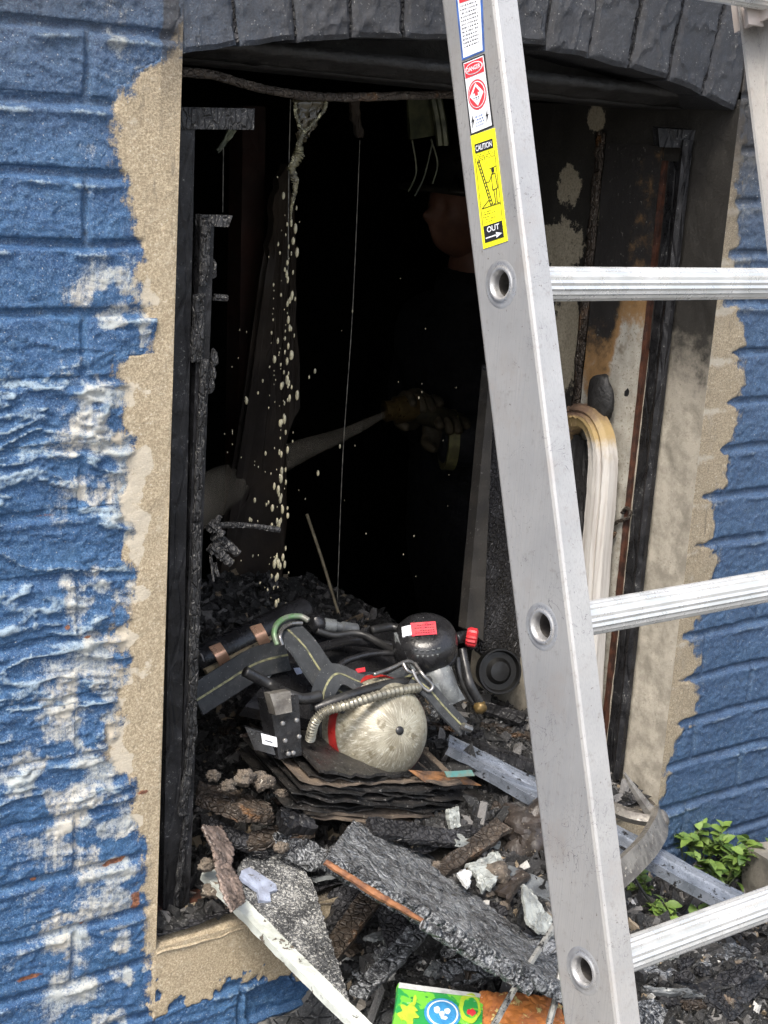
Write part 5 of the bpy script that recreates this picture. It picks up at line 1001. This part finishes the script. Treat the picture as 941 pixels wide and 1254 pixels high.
obj('regulator_skirt', slab([P(482, 775, .19), P(497, 800, .16), P(506, 822, .15), P(486, 800, .18)], .006, 10, 8, .001, 40, 2), M_GREYPL, SC, smooth='auto')
obj('regulator_arm', tube([P(558, 782, .17), P(572, 780, .17), P(578, 792, .17)], .009, 10, 12), M_PLASTIC, SC, smooth=True)
kn = [1 + (.07 if k % 2 else -.05) for k in range(28)]
KC = P(570, 779, .165); KD = nz(P(588, 782, .150) - KC)
obj('red_knob', tube([KC + KD * .002, KC + KD * .006, KC + KD * .016, KC + KD * .018], [.0115, .0135, .0130, .010], 28, None, kn), M_RED, SC, smooth='auto')
obj('hose', tube([P(566, 795, .165), P(570, 815, .15), P(576, 838, .13), P(589, 862, .12)], .0068, 10, 30), M_RUBBER, SC, smooth=True)
obj('hose', tube([P(560, 805, .16), P(563, 825, .15), P(571, 845, .14), P(580, 860, .13)], .005, 10, 30), M_RUBBER, SC, smooth=True)
obj('hose_end', blob(P(588, 866, .118), .010, 4, 3, .2), M_BRASS, SC, smooth=True)

M_TWINE = simple('wet_fine_wire', (.02, .02, .02), (.20, .19, .16), 70, .4)
# ------------------------------------------------------------------ more things on the heap inside
CP = thing('strapped_tube', 'dark burnt tube held by two copper coloured straps', 'tube', P(300, 785, .32))
obj('tube_body', tube([P(238, 812, .30), P(285, 790, .32), P(335, 765, .34), P(372, 748, .36)], .021, 14, 30, jit=.03), M_PLASTIC, CP, smooth=True)
obj('tube_flange', slab([P(252, 820, .27), P(335, 778, .31), P(336, 782, .31), P(256, 826, .27)], .006, 20, 3, .0006, 60, 1), M_CARD, CP)
for (p_, q_) in (((263, 790), (276, 812)), ((313, 766), (325, 790))):
    A_, B_ = P(*p_, .28), P(*q_, .265); m_ = P((p_[0] + q_[0]) / 2 + 1, (p_[1] + q_[1]) / 2, .262); obj('copper_strap', ribbon([A_, m_, B_], .018, .002, 12, [P(330, 765, .3) - P(310, 775, .3)] * 3), M_COPPER, CP, smooth='auto')
obj('black_speaker', lathe(P(612, 822, .30), (-.3, -.9, .25), [(-.03, .02), (-.02, .034), (0, .038), (.004, .037), (.004, .034), (-.004, .031), (-.004, .022), (.003, .016), (.005, .0)], 32), simple('sooty_black_cone', (.005, .005, .005), (.003, .003, .003), 30, .5), smooth='auto', label='round black speaker half hidden behind the ladder rail', cat='speaker')  # dark speaker cone with no lamp in it
BD = thing('leaning_door_panel', 'charred panel leaning upright behind the ladder rail', 'panel', P(600, 800, .36))
obj('panel_face', slab([P(600, 448, .36), P(590, 800, .33), P(690, 880, .33), P(690, 448, .36)], .02, 40, 20, .0015, 40, 7), M_CHAR, BD, smooth='auto')
obj('panel_edge', slab([P(600, 455, .345), P(571, 770, .315), P(592, 785, .315), P(606, 455, .345)], .02, 60, 5, .001, 60, 8), simple('grey_char_edge', (.055, .050, .044), (.03, .028, .026), 20, .55, 0, .5, 200, .002, fleck=(.2, .19, .17), fa=.64), BD, smooth='auto')
stick('thin_stick', 'thin stick leaning in the dark behind the bottle', 'stick', M_CARD, [(376, 630, .7), (396, 690, .7), (416, 756, .68)], .0028, 6, 10, .1)
stick('drip_wire', 'fine wire hanging down the middle of the opening', 'wire', M_TWINE, [(441, 172, .5), (432, 380, .5), (420, 560, .5), (413, 745, .5)], .0007, 5, 40, .4)
stick('drip_wire', 'fine wire hanging at the left of the opening', 'wire', M_TWINE, [(274, 170, .3), (273, 260, .3)], .0006, 5, 10, .4)
stick('drip_wire', 'fine wire hanging just right of the torn strip', 'wire', M_TWINE, [(356, 122, .3), (354, 210, .3), (353, 330, .3)], .0007, 5, 20, .4)
TW = thing('burnt_twigs', 'tuft of burnt splinters sticking out of the left frame', 'splinters', P(262, 650, .05))
obj('twig', tube([P(258, 644, .05), P(300, 643, .04), P(343, 649, .03)], [.004, .0032, .0036], 6, 24, jit=.4, seed=2), M_CRUST, TW)
for i, (p_, q_, r_) in enumerate((((256, 640), (274, 655), .007), ((262, 655), (292, 678), .008), ((258, 668), (284, 690), .008), ((256, 650), (270, 632), .005), ((262, 690), (268, 706), .003), ((258, 680), (262, 712), .002))): obj('splinter', tube([P(*p_, .045), P(*q_, .035)], [r_, r_ * .6], 6, 14, jit=.6, seed=i), M_CRUST, TW)
# strip of melted stuff hanging from the head trim
HS = thing('hanging_strip', 'torn glistening strip hanging from the scorched head trim', 'strip', P(378, 122, .11))
M_DRIP = simple('glistening_sludge', (.12, .11, .06), (.03, .028, .02), 60, .2, 0, .8, 150, .004, fleck=(.42, .40, .26), fs=120, fa=.56)
obj('torn_film', flake([P(*q, .11) for q in ((362, 122), (400, 122), (398, 134), (388, 148), (378, 158), (372, 175), (364, 168), (368, 150), (361, 138))], .003, None, 3, .003, 3), simple('smoked_film', (.035, .030, .018), (.06, .05, .03), 30, .15, 0, .5), HS, smooth=True)
obj('strand', tube([P(362, 125, .108), P(363, 142, .108), P(372, 160, .108), P(384, 150, .108), (P(396, 136, .108)), P(400, 124, .108)], .0022, 6, 60, jit=.9, seed=7), M_DRIP, HS, smooth=True)
obj('strand', tube([P(372, 160, .108), P(367, 176, .108), P(366, 190, .108), P(358, 205, .108), P(362, 225, .108), P(358, 250, .108), P(356, 270, .108)], [.004, .0035, .006, .005, .0035, .002, .001], 7, 90, jit=.9, seed=8), M_DRIP, HS, smooth=True)
HF = thing('hanging_fixture', 'greenish bent metal fixture hanging under the dark ceiling', 'fixture', P(520, 122, .6))
M_GF = simple('greenish_metal', (.09, .095, .05), (.03, .035, .02), 30, .45, .2)
obj('fixture_plate', slab([P(500, 118, .55), P(532, 118, .55), P(534, 166, .55), P(503, 171, .55)], .006, 12, 12, .002, 20, 3), M_GF, HF)
for x in (535, 542): obj('fixture_channel', tube([P(x - 5, 118, .54), P(x + 1, 150, .54), P(x + 4, 178, .54)], .006, 6, 10), M_GF, HF)
for pts in (((505, 172), (510, 210), (500, 235)), ((530, 172), (520, 215), (508, 240)), ((528, 170), (536, 200), (530, 225))): obj('fixture_wire', tube([P(*q, .56) for q in pts], .0016, 5, 14), M_GF, HF)
obj('peeled_lath', flake([P(*q, .5) for q in ((430, 122), (440, 122), (442, 150), (446, 168), (438, 168), (430, 140))], .006, None, 2, .002, 3), M_BROWNWALL, label='short peeled lath hanging left of the fixture', cat='lath')
obj('peeled_lath', flake([P(*q, .2) for q in ((282, 158), (290, 160), (278, 176), (268, 188), (266, 184))], .003, None, 2, .001, 3), M_GF, label='bent scrap hanging behind the left frame stub', cat='scrap')
# drops
drops = []
for i in range(70):
    py = rs.uniform(235, 745); px = 362 - (py - 235) * .045 + rs.gauss(0, 3.5); r_ = rs.uniform(.0012, .0032)
    drops.append(lathe(P(px, py, .25), (0, 0, 1), [(-r_ * 2.3, .0), (-r_ * 1.5, r_ * .65), (0, r_ * .85), (r_ * 1.5, r_ * .65), (r_ * 2.3, .0)], 7))
for i in range(150):
    c_ = rs.random()
    if c_ < .6: px, py, Y_ = rs.gauss(352 - 0, 10), rs.uniform(200, 740), .25
    elif c_ < .8: px, py, Y_ = rs.uniform(270, 345), rs.uniform(330, 740), .3
    else: px, py, Y_ = rs.uniform(300, 560), rs.uniform(300, 720), .4
    if c_ < .6: px -= (py - 200) * .04
    r_ = (.0006 + .0022 * rs.random() ** 3); p_ = P(px, py, Y_)
    V_, F_ = lathe(p_, (0, 0, 1), [(-r_ * 2, .0), (-r_ * 1.4, r_ * .7), (0, r_), (r_ * 1.4, r_ * .7), (r_ * 2, .0)], 7); drops.append((V_, F_))
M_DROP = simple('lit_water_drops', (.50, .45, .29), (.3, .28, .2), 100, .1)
obj('water_drops', join(*drops), M_DROP, smooth=True, kind='stuff', label='falling water drops catching the daylight in the opening', cat='water')
# broken bottle
obj('glass_bottle', lathe(P(650, 930, .26), (.1, 0, 1), [(0, .008), (.004, .011), (.03, .011), (.036, .006), (.045, .005)], 14), M_GREENGL, smooth=True, label='small green glass bottle beside the red scrap', cat='bottle')

# ------------------------------------------------------------------ weeds and block on the right
def leafmesh(seed):
    r_ = random.Random(seed); n = 5; V = []; 
    for i in range(n):
        t = i / (n - 1); w_ = .36 * math.sin(math.pi * min(1, t * .93 + .05)) ** .8 * (1 - .25 * t) * (1 + r_.uniform(-.15, .15)); zc = .18 * math.sin(t * 2.6) - .12 * t
        V += [(t, -w_, zc + .10 * w_ * 2), (t, 0, zc), (t, w_, zc + .12 * w_ * 2)]
    F = []
    for i in range(n - 1): F += [(i * 3, i * 3 + 1, i * 3 + 4, i * 3 + 3), (i * 3 + 1, i * 3 + 2, i * 3 + 5, i * 3 + 4)]
    return raw('leaf', V, F, M_LEAF, True, dict(tone=[r_.uniform(0, 1)] * len(V)))
LM_ = [leafmesh(i) for i in range(8)]
def weed(px, py, nl, hgt, sc_, label, seed, sp=.06):
    base = G(px, py); r_ = random.Random(seed); T = thing('weed', label, 'weed', base, 'weeds growing at the foot of the wall')
    for s in range(6):
        an = r_.uniform(0, 6.28); tip = base + V3(math.cos(an) * sp * r_.uniform(.3, 1), math.sin(an) * sp * .5, hgt * r_.uniform(.5, 1)); mid = (base + tip) / 2 + V3(0, 0, .012)
        obj('stem', tube([base, mid, tip], [.0016, .0008], 5, 8), M_STEM, T)
        for j in range(nl // 6):
            t = r_.uniform(.35, 1); p_ = base * (1 - t) ** 2 + 2 * t * (1 - t) * mid + t * t * tip; o = bpy.data.objects.new('leaf', LM_[r_.randrange(8)]); link(o, T)
            o.location = tuple(p_ - base); o.rotation_euler = (r_.uniform(-.6, .6), r_.uniform(-.7, .35), r_.uniform(0, 6.28)); k = sc_ * r_.uniform(.6, 1.15); o.scale = (k, k, k)
weed(862, 1065, 60, .07, .026, 'tall weed against the blue wall above the steel channel', 6, .05)
weed(836, 1060, 51, 0.068, 0.0202, 'small weed right of the pry bar', 1, 0.048)
weed(880, 1100, 112, 0.095, 0.0264, 'largest leafy weed at the foot of the blue wall', 2, 0.075)
weed(905, 1085, 51, 0.068, 0.0217, 'weed nearest the pale block', 3, 0.054)
weed(830, 1150, 61, 0.054, 0.0217, 'weed growing below the steel channel', 4, 0.068)
weed(790, 1105, 30, 0.054, 0.0170, 'weed half hidden by the spike tool', 5, 0.041)
c_ = G(972, 1105, .02); obj('pale_block', slab([c_ + V3(-.045, .0, -.05), c_ + V3(.05, -.03, -.06), c_ + V3(.05, -.01, .075), c_ + V3(-.050, .02, .075)], .07, 20, 16, .004, 30, 5, .003), M_STONE, smooth='auto', label='weathered pale block standing at the right edge', cat='block')

# ------------------------------------------------------------------ firefighter inside
def skin(paths, sub=2):
    me = bpy.data.meshes.new('t'); vs, es, rd = [], [], []
    for path in paths:
        prev = None
        for it in path:
            if isinstance(it, int): prev = it; continue
            vs.append(tuple(it[0])); rd.append(it[1])
            if prev is not None: es.append((prev, len(vs) - 1))
            prev = len(vs) - 1
    me.from_pydata(vs, es, []); o = bpy.data.objects.new('t', me); COL.objects.link(o)
    o.modifiers.new('s', 'SKIN'); lay = me.skin_vertices[0] if me.skin_vertices else None
    if lay is None: me.skin_vertices.new(); lay = me.skin_vertices[0]
    for i, r_ in enumerate(rd): lay.data[i].radius = (r_, r_) if not isinstance(r_, tuple) else r_
    lay.data[0].use_root = True
    m2 = o.modifiers.new('u', 'SUBSURF'); m2.levels = sub; bpy.context.view_layer.update()
    m = bpy.data.meshes.new_from_object(o.evaluated_get(bpy.context.evaluated_depsgraph_get())); V = np.array([v.co[:] for v in m.vertices]); F = [tuple(p.vertices) for p in m.polygons]
    bpy.data.objects.remove(o); return V, F
YB = 1.30
hc = P(568, 256, YB)                                 # head centre
def hp_(dx, dy, dz): return hc + V3(dx, dy, dz)      # the face looks to -x
PE = thing('person', 'firefighter in dark coat and helmet holding a hose in the dark room', 'person', hp_(.15, .1, -1.55))
b = bmesh.new(); bmesh.ops.create_icosphere(b, subdivisions=5, radius=1); V = np.array([v.co[:] for v in b.verts]); Fh = [tuple(v.index for v in q.verts) for q in b.faces]; b.free()
x, y, z = V.T
bump_ = lambda cx, cy, cz, s, a_: a_ * np.exp(-(((x - cx) ** 2 + (y - cy) ** 2 + (z - cz) ** 2) / s ** 2))
H_ = V * np.array((.088, .072, .112))
H_[:, 0] += -bump_(-.98, 0, -.16, .17, .030) - bump_(-.85, 0, -.88, .35, .022) - bump_(-.93, 0, .22, .25, .006) + bump_(-.95, 0, .05, .12, .008) - bump_(-.93, 0, -.42, .10, .009) - bump_(-.90, 0, -.58, .10, .009) + bump_(-.9, .35, .04, .12, .010) + bump_(-.9, -.35, .04, .12, .010)
H_[:, 1] *= 1 - .25 * sm(-z, .1, 1) ; H_[:, 1] += np.sign(y) * (bump_(.05, 1, -.05, .18, .012) + bump_(.05, -1, -.05, .18, .012))
head = (H_ + hc, Fh)
sh = hp_(.10, .02, -.24)
bv, bf = skin([[(hp_(.16, .05, -.80), .15), (hp_(.14, .05, -.62), .15), (hp_(.11, .03, -.42), .16), (hp_(.09, .02, -.27), .13), (hp_(.05, .01, -.16), .058), (hp_(.02, 0, -.06), .055)],
  [3, (hp_(.08, -.17, -.28), .075), (hp_(.02, -.23, -.50), .060), (hp_(-.08, -.17, -.505), .045), (hp_(-.13, -.13, -.50), .030)],
  [3, (hp_(.10, .20, -.28), .070), (hp_(.06, .22, -.50), .055), (hp_(.03, .10, -.54), .040), (hp_(.02, .0, -.535), .032)],
  [0, (hp_(.14, -.09, -.95), .10), (hp_(.10, -.10, -1.2), .075), (hp_(.18, -.10, -1.52), .055)],
  [0, (hp_(.18, .14, -.95), .10), (hp_(.24, .16, -1.2), .075), (hp_(.32, .16, -1.52), .055)]])
obj('body', join(head, (bv, bf)), M_SKIN, PE, smooth=True)
# coat over the body
cv, cf = skin([[(hp_(.16, .05, -.86), .19), (hp_(.14, .05, -.62), .175), (hp_(.11, .03, -.42), .18), (hp_(.09, .02, -.27), .15), (hp_(.05, .01, -.19), .10), (hp_(.04, .005, -.115), .088)],
  [3, (hp_(.08, -.17, -.28), .092), (hp_(.02, -.23, -.50), .080), (hp_(-.10, -.16, -.505), .068), (hp_(-.14, -.135, -.50), .060)],
  [3, (hp_(.10, .20, -.28), .092), (hp_(.06, .22, -.50), .080), (hp_(.03, .10, -.54), .070), (hp_(.02, .03, -.535), .060)],
  [0, (hp_(.14, -.09, -.98), .12), (hp_(.10, -.10, -1.2), .095), (hp_(.18, -.10, -1.48), .075)],
  [0, (hp_(.18, .14, -.98), .12), (hp_(.24, .16, -1.2), .095), (hp_(.32, .16, -1.48), .075)]])
cv = cv + ((fbm(cv[:, 0] * 14 + cv[:, 1] * 9, cv[:, 2] * 14, 3, 5) - .5) * .02)[:, None]
CT = obj('coat', (cv, cf), M_COAT, PE, smooth=True)
obj('cuff_band', lathe(hp_(-.115, -.152, -.503), (-.9, .45, .0), [(-.012, .066), (-.012, .069), (.012, .069), (.012, .066)], 24), M_TRIM, CT)
hel = lathe(hp_(.01, 0, .035), (.10, 0, 1), [(-.01, .150), (.002, .152), (.010, .115), (.04, .110), (.08, .098), (.115, .070), (.13, .03), (.132, .0)], 36)
hv = hel[0]; hv[:, 0] = np.where((hv[:, 2] < hc[2] + .05), hc[0] + (hv[:, 0] - hc[0]) * 1.12, hv[:, 0]); obj('helmet', (hv, hel[1]), M_HELM, PE, smooth=True)
def glove(c, d, side):                               # palm and five curled fingers round the hose (axis d)
    d = nz(d); up_ = V3(0, 0, 1); n_ = nz(np.cross(d, up_)) * side; L_ = []
    L_.append(blob(c + n_ * .040 , .047, 5, 3, .1, (1.0, .5, 1.0)))
    for k in range(4):
        o = c + d * (-.036 + .024 * k); R__ = .036; ln = (1, 1.12, 1.06, .85)[k]
        L_.append(skin([[(o + n_ * .045 + up_ * .01, .013)] + [(o + n_ * R__ * math.cos(t) + up_ * R__ * math.sin(t), .0115) for t in np.linspace(.5, .5 + 2.3 * ln, 4)]], 1))
    L_.append(skin([[(c - d * .03 + n_ * .04 - up_ * .015, .014), (c - d * .045 + n_ * .02 - up_ * .035, .012), (c - d * .03 - n_ * .012 - up_ * .038, .010)]], 1))
    return join(*L_)
hose = [P(478, 503, 1.15), P(500, 500, 1.14), P(540, 512, 1.13), P(590, 530, 1.2), P(660, 560, 1.5), P(720, 650, 1.8)]
hd = hose[2] - hose[0]
obj('glove', glove(P(515, 505, 1.14), hd, -1), M_GLOVE, PE, smooth=True); obj('glove', glove(P(540, 545, 1.10) * .5 + P(556, 518, 1.13) * .5, hd, -1), M_GLOVE, PE, smooth=True)
HO = thing('fire_hose', 'fire hose with brass nozzle held by the firefighter', 'hose', hose[1])
obj('hose_line', tube(hose[1:], .026, 14, 40), M_HOSE, HO, smooth=True); obj('nozzle', lathe(hose[1], hose[0] - hose[1], [(-.02, .028), (0, .030), (.03, .030), (.035, .022), (.055, .024), (.058, .016), (.056, .0)], 20), M_BRASS, HO, smooth='auto')
_j = NB('water_spray'); _a = _j.ramp(_j.noise(1, 6, .75, src=_j.mapc((9, 9, 26))), .3, .75, .08, .34); _j.L(_a, _j.b.inputs['Alpha']); M_JET = _j.out((.55, .48, .38), .6)
obj('water_jet', tube([P(474, 506, 1.15), P(425, 530, 1.12), P(350, 560, 1.08), P(262, 604, 1.02), P(190, 645, .95)], [.006, .013, .026, .046, .065], 16, 40, jit=.10), M_JET, smooth=True, label='jet of water shooting left across the dark room', cat='water jet')
